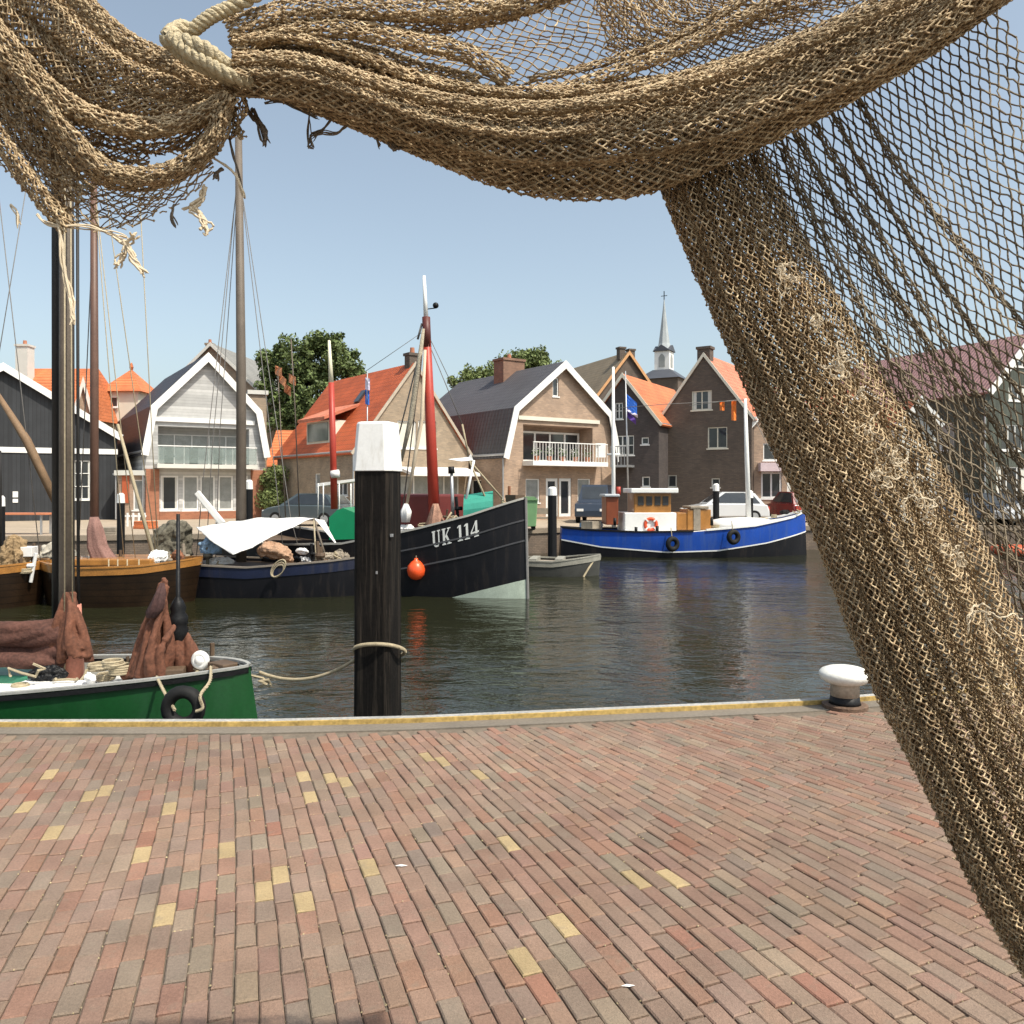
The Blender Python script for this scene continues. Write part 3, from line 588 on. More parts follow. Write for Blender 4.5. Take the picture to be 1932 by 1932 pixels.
# ---------------------------------------------------------------- trees
def ex_leaf(t, b, vm, co):
    L = t.links.new; g = N(t, 'ShaderNodeNewGeometry')
    mr = N(t, 'ShaderNodeMapRange'); L(g.outputs['Random Per Island'], mr.inputs[0]); mr.inputs[3].default_value = .6; mr.inputs[4].default_value = 1.5
    v2 = N(t, 'ShaderNodeVectorMath', operation='SCALE'); L(vm.outputs[0], v2.inputs[0]); L(mr.outputs[0], v2.inputs['Scale']); L(v2.outputs[0], b.inputs['Base Color'])
leaf = mat('tree_leaves', (.11, .145, .05), .6, .35, .7, extra=ex_leaf, spec=.25)
leaf2 = mat('tree_leaves_light', (.14, .175, .06), .6, .35, .7, extra=ex_leaf, spec=.25)
bark = mat('bark', (.12, .09, .06), .9, .3, 4, bump=.5)
def tree(label, cx, D, blobs, n, ls, m_, th=4., name='tree'):
    c = P(cx, 980, D); t_ = thing(name, label, 'tree', (c.x, c.y, 0), group='trees behind the houses')
    u = K*D; mb = MB(); top = max(EYE+(920-b[1])*u for b in blobs)
    mb.tube([(0, 0, 0), (.1, 0, top*.4), (-.1, .1, top*.8)], [.4, .3, .1], 8)
    for b in blobs:
        q = P(b[0], b[1], D)-Vector((c.x, c.y, 0)); mb.tube([(0, 0, top*.35), (q.x*.5, 0, (q.z+top*.4)/2), tuple(q)], [.2, .12, .04], 6)
    mb.build('trunk', bark, t_)
    sub = []                       # each lobe carries many small leafy clumps
    for bx_, by_, rx, ry in blobs:
        q = P(bx_, by_, D); k_ = max(6, int(rx*ry/28))
        for _ in range(k_):
            d = rng.normal(0, 1, 3); d /= np.linalg.norm(d); f_ = rng.uniform(.55, 1.08)
            sub.append((q.x-c.x+d[0]*rx*u*f_, d[1]*rx*u*f_*.8, q.z+d[2]*ry*u*f_, rng.uniform(.28, .62)))
    sub = np.array(sub); idx = rng.integers(0, len(sub), n); d = rng.normal(0, 1, (n, 3)); d /= np.linalg.norm(d, axis=1)[:, None]
    p = sub[idx, :3]+d*(sub[idx, 3]*rng.random(n)**.35)[:, None]
    a = rng.normal(0, 1, (n, 3)); a /= np.linalg.norm(a, axis=1)[:, None]; nn_ = d+rng.normal(0, .6, (n, 3)); b_ = np.cross(nn_, a); b_ /= np.linalg.norm(b_, axis=1)[:, None]; a = np.cross(b_, nn_); a /= np.linalg.norm(a, axis=1)[:, None]
    s1 = (ls*rng.uniform(.6, 1.3, n))[:, None]
    vs = np.stack([p-a*s1, p+b_*s1*.6, p+a*s1, p-b_*s1*.6], 1).reshape(-1, 3)
    me = bpy.data.meshes.new('crown'); me.vertices.add(4*n); me.vertices.foreach_set('co', vs.ravel()); me.loops.add(4*n); me.loops.foreach_set('vertex_index', np.arange(4*n))
    me.polygons.add(n); me.polygons.foreach_set('loop_start', np.arange(n)*4); me.update(); me.materials.append(m_)
    o = bpy.data.objects.new('crown', me); COL.objects.link(o); o.parent = t_
tree('dense round green tree left of the orange roofed house', 585, 60, [(558, 682, 60, 46), (616, 676, 54, 44), (660, 705, 28, 28), (530, 730, 45, 45), (590, 740, 60, 50), (510, 690, 22, 30), (610, 650, 26, 20), (565, 790, 60, 40)], 30000, .14, leaf)
tree('green tree crown showing above the pink house roof', 970, 62, [(985, 690, 45, 28), (925, 708, 42, 22), (1035, 700, 35, 25), (880, 722, 30, 14), (965, 730, 90, 25), (1010, 678, 22, 18)], 20000, .13, leaf2)
tree('low green shrub between the grey house and the orange roofed house', 515, 46, [(515, 905, 16, 22), (516, 940, 18, 25)], 5000, .08, leaf2, name='shrub')
# ---------------------------------------------------------------- boats
class Hull:
    def __init__(s, root, L, B, sheer, pb=2.4, qb=.8, ps=3, tw=.5, zb=-1.6, flare=.45, rake=.05):
        s.r, s.L, s.B, s.sh, s.pb, s.qb, s.ps, s.tw, s.zb, s.fl, s.rk = root, L, B, sheer, pb, qb, ps, tw, zb, flare, rake
        s.T = np.array(sorted(set(list(np.linspace(-1, .6, 17))+list(np.linspace(.6, 1, 22)))))
    def z(s, t): return float(np.interp(t, [a for a, _ in s.sh], [b for _, b in s.sh]))
    def hb(s, t):
        return s.B/2*((max(1-t**s.pb, 0))**s.qb if t > 0 else 1-(1-s.tw)*abs(t)**s.ps)
    def pos(s, t, z, side, off=0):
        q = min(max((s.z(t)-z)/(s.z(t)-s.zb), 0), 1); fr = s.fl*(.35+.65*max(t, 0)**2)
        w = s.hb(t)*(1-fr*q**1.6)+off*(1 if s.hb(t) > 0 else 0); return Vector((t*s.L/2*(1-s.rk*q*abs(t))+ (off*.7 if t > .97 else 0), side*w, z))
    def band(s, name, zt, zb_, m, off=0., nz=5, parent=None, sides=(-1, 1), t0=-1, t1=1):
        mb = MB(); T = [t for t in s.T if t0 <= t <= t1]
        for sd_ in sides:
            g = [[s.pos(t, zt(t)+(zb_(t)-zt(t))*i/nz, sd_, off) for i in range(nz+1)] for t in T]
            vs = [p for c in g for p in c]; n = nz+1
            mb.add(vs, [(a*n+i, a*n+i+1, (a+1)*n+i+1, (a+1)*n+i) for a in range(len(T)-1) for i in range(nz)])
        if t0 == -1:
            n = nz+1
            a = [s.pos(-1, zt(-1)+(zb_(-1)-zt(-1))*i/nz, -1, off) for i in range(n)]; b = [s.pos(-1, zt(-1)+(zb_(-1)-zt(-1))*i/nz, 1, off) for i in range(n)]
            mb.add(a+b, [(i, i+1, n+i+1, n+i) for i in range(nz)])
        return mb.build(name, m, parent or s.r, smooth=True)
    def deck(s, name, dz, m, parent=None, ins=.03):
        mb = MB(); vs = []
        for t in s.T:
            w = max(s.hb(t)-ins, .005); z_ = s.z(t)-dz; vs += [Vector((t*s.L/2, -w, z_)), Vector((t*s.L/2, 0, z_+.04)), Vector((t*s.L/2, w, z_))]
        mb.add(vs, [(i*3+j, i*3+j+1, i*3+j+4, i*3+j+3) for i in range(len(s.T)-1) for j in (0, 1)]); return mb.build(name, m, parent or s.r)
    def rail(s, name, m, w=.05, h=.05, dz=0., parent=None, t0=-1, t1=1):
        mb = MB(); T = [t for t in s.T if t0 <= t <= t1]
        for sd_ in (-1, 1):
            vs = []
            for t in T:
                p = s.pos(t, s.z(t), sd_); wv = Vector((0, sd_*w*.5, 0)); zc = Vector((0, 0, h)); p = p-Vector((0, 0, dz)); vs += [p+wv, p+wv+zc, p-wv*1.2+zc, p-wv*1.2]
            mb.add(vs, [(i*4+j, i*4+(j+1) % 4, i*4+4+(j+1) % 4, i*4+4+j) for i in range(len(T)-1) for j in range(4)])
        return mb.build(name, m, parent or s.r)
def W2(root, p): return rootmat(root).inverted() @ Vector(p)
def tubew(root, name, pts, r, m, n=8, parent=None, smooth=True):
    mb = MB(); mb.tube([W2(root, p) for p in pts], r, n); return mb.build(name, m, parent or root, smooth=smooth)
def sag(a, b, d, n=14):
    a, b = Vector(a), Vector(b); return [a.lerp(b, i/n)-Vector((0, 0, d*4*(i/n)*(1-i/n))) for i in range(n+1)]
def twist(mb, pts, R_, turns, n=3, k=6, m=None):
    pts = [Vector(p) for p in pts]; m = m or max(20, int(turns*10)); L_ = len(pts)-1
    f = []
    for i in range(m+1):
        q = i/m*L_; j = min(int(q), L_-1); p0 = pts[max(j-1, 0)]; p1, p2 = pts[j], pts[j+1]; p3 = pts[min(j+2, L_)]; u = q-j
        f.append(.5*((2*p1)+(p2-p0)*u+(2*p0-5*p1+4*p2-p3)*u*u+(3*p1-p0-3*p2+p3)*u**3))
    for c in range(n):
        out = []
        for i, p in enumerate(f):
            d = (f[min(i+1, m)]-f[max(i-1, 0)]).normalized(); a = d.cross(Vector((.1, 1, .2))).normalized(); b = d.cross(a); an = 2*math.pi*(turns*i/m+c/n)
            out.append(p+(a*math.cos(an)+b*math.sin(an))*R_*.55)
        mb.tube(out, R_*.58, k)
    return mb
brownsail = mat('tan_sailcloth', (.13, .050, .028), .85, .5, 6, bump=.7, bs=9)
shadesail = mat('hollow_shade_sailcloth', (.055, .026, .024), .85, .4, 5, bump=.6, bs=10)
mastb = mat('mast_wood', (.125, .10, .078), .6, .25, 3); mastd = mat('dark_mast', (.02, .019, .018), .6, .2, 3)
redp = mat('red_paint', (.38, .045, .028), .45, .15, 3); deckw = mat('pale_deck', (.56, .55, .52), .7, .15, 4)
greenh = mat('green_hull_paint', (.004, .052, .011), .28, .2, 1.2, spec=.4, coat=.1, extra=ex_streak((.02, .08, .035), .5, .75, .5, (2, 2, .8)))
navy = mat('navy_hull_paint', (.010, .015, .040), .3, .3, 2, spec=.4, extra=ex_streak((.06, .05, .045), .5, .75, .6))
blackh = mat('black_hull_paint', (.0065, .0065, .009), .35, .3, 2, spec=.3, extra=ex_streak((.06, .045, .035), .55, .8, .5))
blue = mat('royal_blue_paint', (.006, .06, .36), .28, .25, 1, coat=.15, extra=ex_streak((.05, .10, .26), .5, .75, .6))
cloth = mat('white_tarpaulin', (.72, .71, .69), .8, .06, 3, bump=.25, bs=4)
fendm = rubber
def lump(root, name, rings, m, parent=None, jit=.02, n=18, seed=1, fold=1.4):
    """rings: (centre, rx, ry) stacked upward or along any axis as world points"""
    r_ = np.random.default_rng(seed); mb = MB(); vs = []; n = max(n, 36); jit = jit*.5
    ph = r_.uniform(0, 6, 4)
    for i, (c, ax, ay) in enumerate(rings):
        c = Vector(c)
        for j in range(n):
            a = 2*math.pi*j/n; w = 1+fold*(.10*math.sin(2*a+ph[0]+i*.5)+.20*(.5-abs(math.sin(2.5*a+ph[1]-i*.22)))+.13*(.5-abs(math.sin(4.5*a+ph[2]+i*.3)))+.05*math.sin(11*a+ph[3]+i*.4))+r_.normal(0, jit)
            vs.append(W2(root, c+(Vector(ax)*math.cos(a)+Vector(ay)*math.sin(a))*w))
    m_ = len(rings); mb.add(vs, [(i*n+j, i*n+(j+1) % n, (i+1)*n+(j+1) % n, (i+1)*n+j) for i in range(m_-1) for j in range(n)]+[tuple(range(n))[::-1], tuple(range((m_-1)*n, m_*n))])
    o = mb.build(name, m, parent or root, smooth=True); q_ = rings[len(rings)//2]; sz = max(Vector(q_[1]).length, Vector(q_[2]).length)
    if name in ('deck_bundle', 'bundled_tarp', 'net_heap', 'canvas_bundle', 'canvas_cover'):
        rm = o.modifiers.new('join', 'REMESH'); rm.mode = 'VOXEL'; rm.voxel_size = max(sz*.07, .006); rm.use_smooth_shade = True
        for a_, f_ in ((.55, .6), (.16, .25)):
            tx_ = bpy.data.textures.new('crumple', 'CLOUDS'); tx_.noise_scale = sz*f_; tx_.noise_depth = 2; dm_ = o.modifiers.new('crumple', 'DISPLACE'); dm_.texture = tx_; dm_.strength = sz*a_; dm_.mid_level = .5
    return o

# --- green boat, near left
g = thing('sailing_boat', 'green hulled sailing boat with brown sail covers moored at the near quay', 'boat', (-6.62, 7.38, 0), R(-5))
H = Hull(g, 8.8, 1.75, [(-1, .1), (-.2, -.06), (.2, -.02), (.55, .06), (.8, .13), (.95, .17), (1, .175)], pb=3.0, qb=.7, rake=-.05, flare=.3, zb=-1.3)
H.band('hull', lambda t: H.z(t), lambda t: -1.25, greenh)
H.rail('rubbing_strake', black, .06, .035, .045); H.rail('gunwale', mat('grey_gunwale', (.30, .30, .28), .6, .2, 6), .05, .02, 0)
H.deck('deck', .17, deckw)
H.band('inner_bulwark', lambda t: H.z(t)-.002, lambda t: H.z(t)-.2, mat('pale_inner_paint', (.42, .43, .40), .6), -.035, nz=1)
D = 7.7
ms = tubew(g, 'mast', [P(126, 1275, D), P(126, 640, D), P(125, -180, D)], [.068, .065, .055], mastb, 12)
tubew(g, 'mast', [P(106, 1200, D+.1), P(105, 470, D+.1), P(104, -100, D+.1)], [.038, .036, .03], mastd, 10)
tubew(g, 'mast_foot', [P(138, 1278, D-.05), P(137, 1140, D-.05)], [.10, .075], mat('salmon_painted_wood', (.5, .2, .14), .6, .2, 4), 8)
tubew(g, 'halyard', [P(122, 1270, D-.15), P(122, 300, D-.15)], .007, ropem, 5); tubew(g, 'halyard', [P(137, 1150, D-.15), P(133, 300, D-.1)], .006, ropem, 5)
tubew(g, 'halyard', [P(148, 1180, D-.05), P(146, 300, D-.05)], .014, mastd, 6)
def folds(root, name, S, E, r0, r1, m, seed=1, bulge=.05, n=9):
    # draped canvas: overlapping soft pleats gathered from S[i] to E[i]
    r_ = np.random.default_rng(seed); mb = MB()
    for a, b in zip(S, E):
        a, b = Vector(a), Vector(b); o = Vector(r_.normal(0, 1, 3))*bulge; pts = []; rr = []; k1, k2 = r_.uniform(3, 7), r_.uniform(0, 6)
        for i in range(n+1):
            u = i/n; pts.append(W2(root, a.lerp(b, u)+o*math.sin(math.pi*u)+Vector((math.sin(k1*u+k2), .4*math.cos(k1*u), .5*math.sin(k1*u*1.3)))*bulge*.35)); rr.append((r0+(r1-r0)*u**.8)*(1+.12*math.sin(5*u+k2)))
        mb.tube(pts, rr, 14)
    o = mb.build(name, m, root, smooth=True); rm = o.modifiers.new('join', 'REMESH'); rm.mode = 'VOXEL'; rm.voxel_size = .009
    sm_ = o.modifiers.new('soft', 'SMOOTH'); sm_.factor = .6; sm_.iterations = 6
    for z_, s_ in ((.16, .025),):
        tx_ = bpy.data.textures.new('creases', 'CLOUDS'); tx_.noise_scale = z_; dm_ = o.modifiers.new('creases', 'DISPLACE'); dm_.texture = tx_; dm_.strength = s_; dm_.mid_level = .5
    rm.use_smooth_shade = True; return o
sailm = mat('maroon_brown_sailcloth', (.085, .036, .026), .85, .45, 5, bump=.6, bs=25)
r9 = np.random.default_rng(4)
for k_ in range(1): folds(g, 'furled_mainsail', [P(-90, 1190+9*q, D-.1+.05*math.sin(q)) for q in range(8)], [P(122, 1178+10*q, D-.10+.06*math.cos(q*2)) for q in range(8)], .055, .07, sailm, 3, .05, 14)
folds(g, 'sail_bunch', [P(125+q*4.5, 1118, D-.10) for q in range(4)]*3, [P(103+q*6.0, 1238+r9.normal(0, 8), D-.12-.12*math.sin(q/11*math.pi)) for q in range(12)], .022, .042, brownsail, 5, .035)
folds(g, 'furled_jib', [P(309+r9.normal(0, 2), 1090+q*5, 7.28) for q in range(9)]+[P(300, 1150, 7.2), P(325, 1180, 7.2), P(310, 1130, 7.2)], [P(236+q*10, 1280, 7.25-.10*math.sin(q/8*math.pi)) for q in range(9)]+[P(262, 1282, 7.1), P(300, 1280, 7.08), P(284, 1270, 7.08)], .020, .052, brownsail, 6, .05)
folds(g, 'furled_jib', [P(340+q*3, 1178+q*6, 7.38) for q in range(6)], [P(334+q*9, 1255+r9.normal(0, 10), 7.33) for q in range(6)], .03, .048, brownsail, 8, .04)
lump(g, 'sail_hollow_shade', [(P(286, 1165, 7.12), (.05, 0, 0), (0, .03, 0)), (P(293, 1150, 7.12), (.085, 0, .02), (0, .04, 0)), (P(300, 1125, 7.14), (.06, 0, .02), (0, .04, 0)), (P(306, 1100, 7.18), (.02, 0, 0), (0, .02, 0))], shadesail, seed=7, fold=1.6)  # dark lump painting in the shade of the jib's upper hollow
pz = P(336, 1285, 7.35); b_ = W2(g, pz)
MB().lathe(b_, [(.045, 0), (.045, .35), (.075, .4), (.09, .46), (.075, .50), (.085, .52), (.085, .58), (.06, .62), (.07, .66), (.045, .72), (.018, .76), (.016, 1.5)], 14).build('roller_furler', black, g, smooth=True)
MB().torus(W2(g, P(378, 1245, 7.25)), .055, .03, 'y').ball(W2(g, P(378, 1245, 7.25)), .05).build('block', white, g, smooth=True)
mb = MB(); base = W2(g, P(60, 1318, 6.95))
mb.box(base.x-.35, base.x+.35, base.y-.1, base.y+.45, base.z-.1, base.z+.06); mb.build('hatch', white, g, bevel=.02)
base = W2(g, P(28, 1262, 7.9)); MB().box(base.x-.5, base.x+.5, base.y-.4, base.y+.4, -.1, base.z+.03).build('cabin_trunk', mat('sea_green_paint', (.05, .22, .13), .4), g, bevel=.02)
base = W2(g, P(425, 1262, 7.3)); MB().lathe(base+Vector((0, 0, -.03)), [(.05, 0), (.05, .06), (.08, .08), (.08, .1)], 12).build('bitt', white, g)
mb = MB(); ce = P(228, 1268, 7.25)
for k_ in range(4): mb.torus(W2(g, ce+Vector((0, 0, .02*k_))), .09, .012, 'z', sq=1)
mb.build('rope_coil', ropem, g)
fd = thing('fender', 'black rubber fender hung on white ropes from the green bow', 'fender', P(346, 1335, 6.2), 0)
MB().torus((0, 0, 0), .12, .05, 'y', sq=1.2).build('tyre', rubber, fd, smooth=True)
gw = P(296, 1278, 6.75)
mb = MB(); twist(mb, [W2(fd, P(296, 1277, 6.7)), W2(fd, P(310, 1305, 6.3)), W2(fd, P(330, 1340, 6.15))], .012, 8); mb.build('hanging_rope', ropem, fd)
mb = MB(); twist(mb, [W2(fd, P(398, 1258, 6.8)), W2(fd, P(396, 1285, 6.35)), W2(fd, P(378, 1312, 6.15)), W2(fd, P(382, 1335, 6.13)), W2(fd, P(370, 1342, 6.13))], .012, 10); mb.build('hanging_rope', ropem, fd)
def clutter(root, spots, D_, seed, sc=1., cols=None):
    r_ = np.random.default_rng(seed); ms_ = [greywood, woodd, black, black, woodd, mat('rust_gear', (.22, .09, .045), .8, .4, 8), cloth, mat('olive_net_pile', (.11, .10, .075), .95, .5, 14, bump=1, bs=20)]
    for x, y in spots:
        c = W2(root, P(x, y, D_+r_.uniform(-.3, .3)*sc)); kd = r_.integers(0, 5); m = ms_[r_.integers(0, len(ms_))]; s_ = sc*r_.uniform(.07, .16); an = r_.uniform(0, 3); ca_, sa_ = math.cos(an), math.sin(an)
        if kd == 0: MB().obox(c, (s_*ca_*1.3, s_*sa_, 0), (-s_*sa_, s_*ca_, 0), (0, 0, s_*.6)).build('deck_box', m, root, bevel=.01)
        elif kd == 1:
            mb = MB()
            for k_ in range(4): mb.torus(c+Vector((r_.normal(0, .01), 0, k_*.018*sc-s_*.9)), s_*.75, .012*sc+.003, 'z', n=14, m=5)
            mb.build('rope_coil', ropem, root)
        elif kd == 2: MB().tube([c-Vector((0, 0, s_*1.5)), c+Vector((r_.normal(0, .05), 0, s_*2.2))], s_*.22, 8).lathe(c+Vector((0, 0, s_*.4)), [(s_*.5, 0), (s_*.6, s_*.2), (s_*.5, s_*.5)], 10).build('winch', m, root, smooth=False)
        elif kd == 3:
            mb = MB(); p = c.copy(); pts = [p]
            for _ in range(8): p = p+Vector((r_.normal(0, .6)*s_, r_.normal(0, .4)*s_, r_.normal(0, .35)*s_)); pts.append(p)
            mb.tube(pts, .012*sc+.003, 5); mb.build('loose_line', ropem, root)
        else:
            v = Vector((s_*1.2*ca_, s_*sa_, 0)); lump(root, 'canvas_bundle', [(rootmat(root) @ (c-v*1.3), (0, s_*.2, 0), (0, 0, s_*.2)), (rootmat(root) @ (c-v*.6), (0, s_*.7, 0), (0, 0, s_*.6)), (rootmat(root) @ (c+v*.6), (0, s_*.7, 0), (0, 0, s_*.6)), (rootmat(root) @ (c+v*1.3), (0, s_*.2, 0), (0, 0, s_*.2))], m, seed=int(r_.integers(99)), fold=1.4)
clutter(g, [(10, 1300), (40, 1285), (65, 1290), (90, 1272), (172, 1262), (185, 1240), (200, 1262), (215, 1235), (225, 1255), (345, 1262), (362, 1258), (372, 1268), (400, 1258), (412, 1262), (430, 1262), (450, 1262), (250, 1270), (20, 1275), (55, 1310), (330, 1270), (90, 1305), (170, 1280)], 7.35, 5, .75)
# --- mooring pile with its rope
wr = mat('tarred_pile_wood', (.0085, .007, .006), .8, .4, 5, spec=.15, extra=ex_grain)
pl = thing('mooring_pile', 'thick black tarred mooring pile with tall white cap standing in front of the boats', 'pile', (P(713, 1340, 7.0).x, 7.0, WZ-.5), R(-13))
top = EYE+(920-797)*K*7.0
def octa(hw, z, ch=.06): c = hw-ch; return [(-c, -hw, z), (c, -hw, z), (hw, -c, z), (hw, c, z), (c, hw, z), (-c, hw, z), (-hw, c, z), (-hw, -c, z)]
def stack(levels, ch): 
    mb = MB(); vs = []
    for hw, z in levels: vs += octa(hw, z, ch)
    mb.add(vs, [(i*8+j, i*8+(j+1) % 8, (i+1)*8+(j+1) % 8, (i+1)*8+j) for i in range(len(levels)-1) for j in range(8)]+[tuple(range(8))[::-1], tuple(range((len(levels)-1)*8, len(levels)*8))]); return mb
zc = EYE+(920-888)*K*7.0-(WZ-.5); zt = top-(WZ-.5)
stack([(.172, 0), (.168, .8), (.163, 1.6), (.160, zc+.02)], .035).build('post', wr, pl, bevel=.008)
stack([(.173, zc-.005), (.172, zc+.01), (.148, zt-.02), (.14, zt)], .04).build('cap', mat('cap_white_paint', (.80, .80, .78), .5, .06, 5, extra=ex_streak((.5, .47, .40), .55, .75, .5, (9, 9, 2))), pl, bevel=.006)
for px, py in ((722, 1102), (711, 1080), (738, 1010)):
    b_ = W2(pl, P(px, py, 6.83)); MB().box(b_.x-.008, b_.x+.008, b_.y-.005, b_.y+.03, b_.z-.012, b_.z+.012).build('bolt', steel, pl)
mr = thing('mooring_rope', 'slack pale mooring rope looped round the black pile and tied to the green bow', 'rope', P(600, 1285, 7.2))
pts = []
c = P(716, 1228, 7.0)
for i in range(17):
    a = math.pi*1.05+2*math.pi*i/16*1.0; pts.append(c+Vector((.215*math.cos(a), .215*math.sin(a), .10*math.sin(-a)+.0)))
line = sag(P(490, 1268, 7.35), P(676, 1240, 7.0), .12, 12)
mb = MB(); twist(mb, [W2(mr, p) for p in line], .014, 40); mb.build('line', ropem, mr); mb = MB(); twist(mb, [W2(mr, p) for p in pts], .016, 30); mb.build('loop', ropem, mr)
# bollard on the near quay
bd = thing('bollard', 'white mushroom shaped iron bollard on the near quay edge', 'bollard', (P(1594, 1332, 6.35).x, 6.35, 0))
MB().lathe((0, 0, 0), [(.17, 0), (.17, .025), (.155, .03)], 24).build('base_plate', mat('rusty_iron', (.12, .075, .05), .85, .4, 10, bump=.4), bd)
MB().lathe((0, 0, .03), [(.12, 0), (.112, .02), (.108, .06)], 24).build('foot', black, bd, smooth=True)
MB().lathe((0, 0, .09), [(.108, 0), (.106, .1), (.115, .13)], 24).build('stem', mat('worn_white_iron', (.36, .31, .25), .7, .35, 12), bd, smooth=True)
MB().lathe((0, 0, .185), [(.105, 0), (.15, .012), (.185, .04), (.193, .065), (.188, .085), (.17, .103), (.13, .12), (.08, .131), (.01, .135)], 32).build('head', mat('bollard_white', (.70, .69, .64), .55, .12, 9, bump=.2, extra=ex_streak((.40, .30, .2), .58, .75, .5, (9, 9, 6))), bd, smooth=True)
# --- varnished boats left
def woodboat(label, xl, xr, D, rz, sheer, L_, hullm, stripe, mast=True):
    c = P((xl+xr)/2, 1100, D); t_ = thing('wooden_boat', label, 'boat', (c.x, c.y, 0), R(rz)); h_ = Hull(t_, L_, 2.6, sheer, pb=2.4, qb=.7, tw=.4, rake=.14, flare=.6)
    h_.band('hull', lambda t: h_.z(t)-.16, lambda t: -1.5, hullm); h_.band('rubbing_band', lambda t: h_.z(t), lambda t: h_.z(t)-.16, stripe, .02, nz=2); h_.rail('gunwale', woodo, .08, .04); h_.deck('deck', .12, greywood); return t_, h_
hd = mat('oiled_wood_hull', (.020, .0105, .005), .35, .5, 3, extra=ex_boards(.15, True, .5))
w1, h1 = woodboat('varnished wooden sailing boat with brown furled sail, moored second from the left edge', 110, 366, 19.6, 0, [(-1, -.02), (-.3, -.12), (.5, -.08), (1, .02)], 3.6, hd, woodo)
D = 19.6
tubew(w1, 'mast', [P(178, 1095, D), P(178, 700, D), P(177, 330, D)], [.10, .095, .075], mat('reddish_mast', (.13, .07, .05), .5, .2, 3), 10)
lump(w1, 'furled_sail', [(P(178, 975, D-.15), (.09, 0, 0), (0, .09, 0)), (P(180, 1000, D-.15), (.17, 0, 0), (0, .15, 0)), (P(184, 1030, D-.15), (.2, 0, .03), (0, .17, 0)), (P(194, 1055, D-.2), (.2, 0, .12), (0, .17, 0)), (P(212, 1072, D-.2), (.16, 0, .14), (0, .15, 0)), (P(228, 1080, D-.2), (.08, 0, .1), (0, .1, 0))], mat('mauve_brown_sailcloth', (.22, .12, .10), .85, .3, 5, bump=.5), seed=4)
b_ = W2(w1, P(230, 1072, D)); MB().box(b_.x-1.0, b_.x+.9, -.6, .6, -.3, b_.z+.12).build('cabin', black, w1); MB().box(b_.x-1.1, b_.x+1.0, -.7, .7, b_.z+.12, b_.z+.28).build('coach_roof', woodo, w1, bevel=.03)
for x0_, x1_, ytop in ((176, 258, 330), (176, 236, 330), (260, 300, 300), (176, 300, 200)):
    tubew(w1, 'stay', [P(x1_, 1078, D-.3), P(x0_ if x0_ > 0 else 176, ytop, D)], .012, ropem, 4)
tubew(w1, 'spar', [P(222, 800, D-.2), P(300, 1085, D-.4)], [.035, .05], ropem, 6); tubew(w1, 'stay', [P(150, 1000, D+.5), P(176, 420, D)], .014, rigm, 4)
for i, x in enumerate((205, 222, 240, 262)): tubew(w1, 'stanchion', [P(x, 1095, D-.9), P(x, 1055, D-.9)], .015, ropem, 5)
w2, h2 = woodboat('varnished wooden boat cut off by the left edge with cluttered deck', -130, 62, 19, 0, [(-1, .02), (0, -.12), (1, -.02)], 2.9, hd, woodo)
tubew(w2, 'mast', [P(-2, 1090, 19), P(-1, 900, 19), P(-2, 850, 19)], [.06, .05, .05], mastd, 8)
lump(w2, 'bundled_tarp', [(P(22, 1075, 18.8), (.3, 0, 0), (0, .25, 0)), (P(24, 1050, 18.8), (.32, 0, 0), (0, .3, 0)), (P(26, 1025, 18.8), (.2, 0, .02), (0, .22, 0)), (P(26, 1010, 18.8), (.1, 0, 0), (0, .1, 0))], mat('mustard_canvas', (.25, .17, .09), .9, .4, 6), seed=9)
tubew(w2, 'spar', [P(-10, 735, 19), P(50, 830, 19), P(112, 960, 19)], [.05, .10, .09], mat('buff_spar', (.20, .125, .07), .7, .3, 4), 10)
tubew(w2, 'stay', [P(-10, 300, 19), P(80, 1090, 19)], .012, rigm, 4); tubew(w2, 'stay', [P(55, 320, 19.5), P(-40, 900, 19.5)], .012, rigm, 4)
clutter(w1, [(150+i*13, 1070+(i*7) % 14) for i in range(15)]+[(300, 1050), (320, 1062), (335, 1050), (345, 1066), (310, 1075)], 19.5, 8, 1.5)
clutter(w2, [(-5+i*9, 1065+(i*11) % 22) for i in range(8)]+[(10, 1030), (50, 1040), (60, 1055)], 18.9, 9, 1.5)
# dinghy with canvas between them
w3 = thing('rowing_boat', 'small rowing boat with pale canvas cover between the two varnished boats', 'boat', (*P(100, 1100, 21).xy, 0), R(12)); h3 = Hull(w3, 2.2, 1.1, [(-1, -.35), (1, -.2)], zb=-1.3)
h3.band('hull', lambda t: h3.z(t), lambda t: -1.3, blackh); lump(w3, 'canvas_cover', [(P(60, 1080, 20.6), (0, .4, 0), (0, 0, .08)), (P(88, 1052, 20.8), (0, .5, 0), (0, 0, .28)), (P(120, 1040, 21), (0, .5, 0), (0, 0, .38)), (P(142, 1060, 21.2), (0, .3, 0), (0, 0, .2))], mat('stone_canvas', (.44, .40, .33), .9, .15, 4), seed=2)
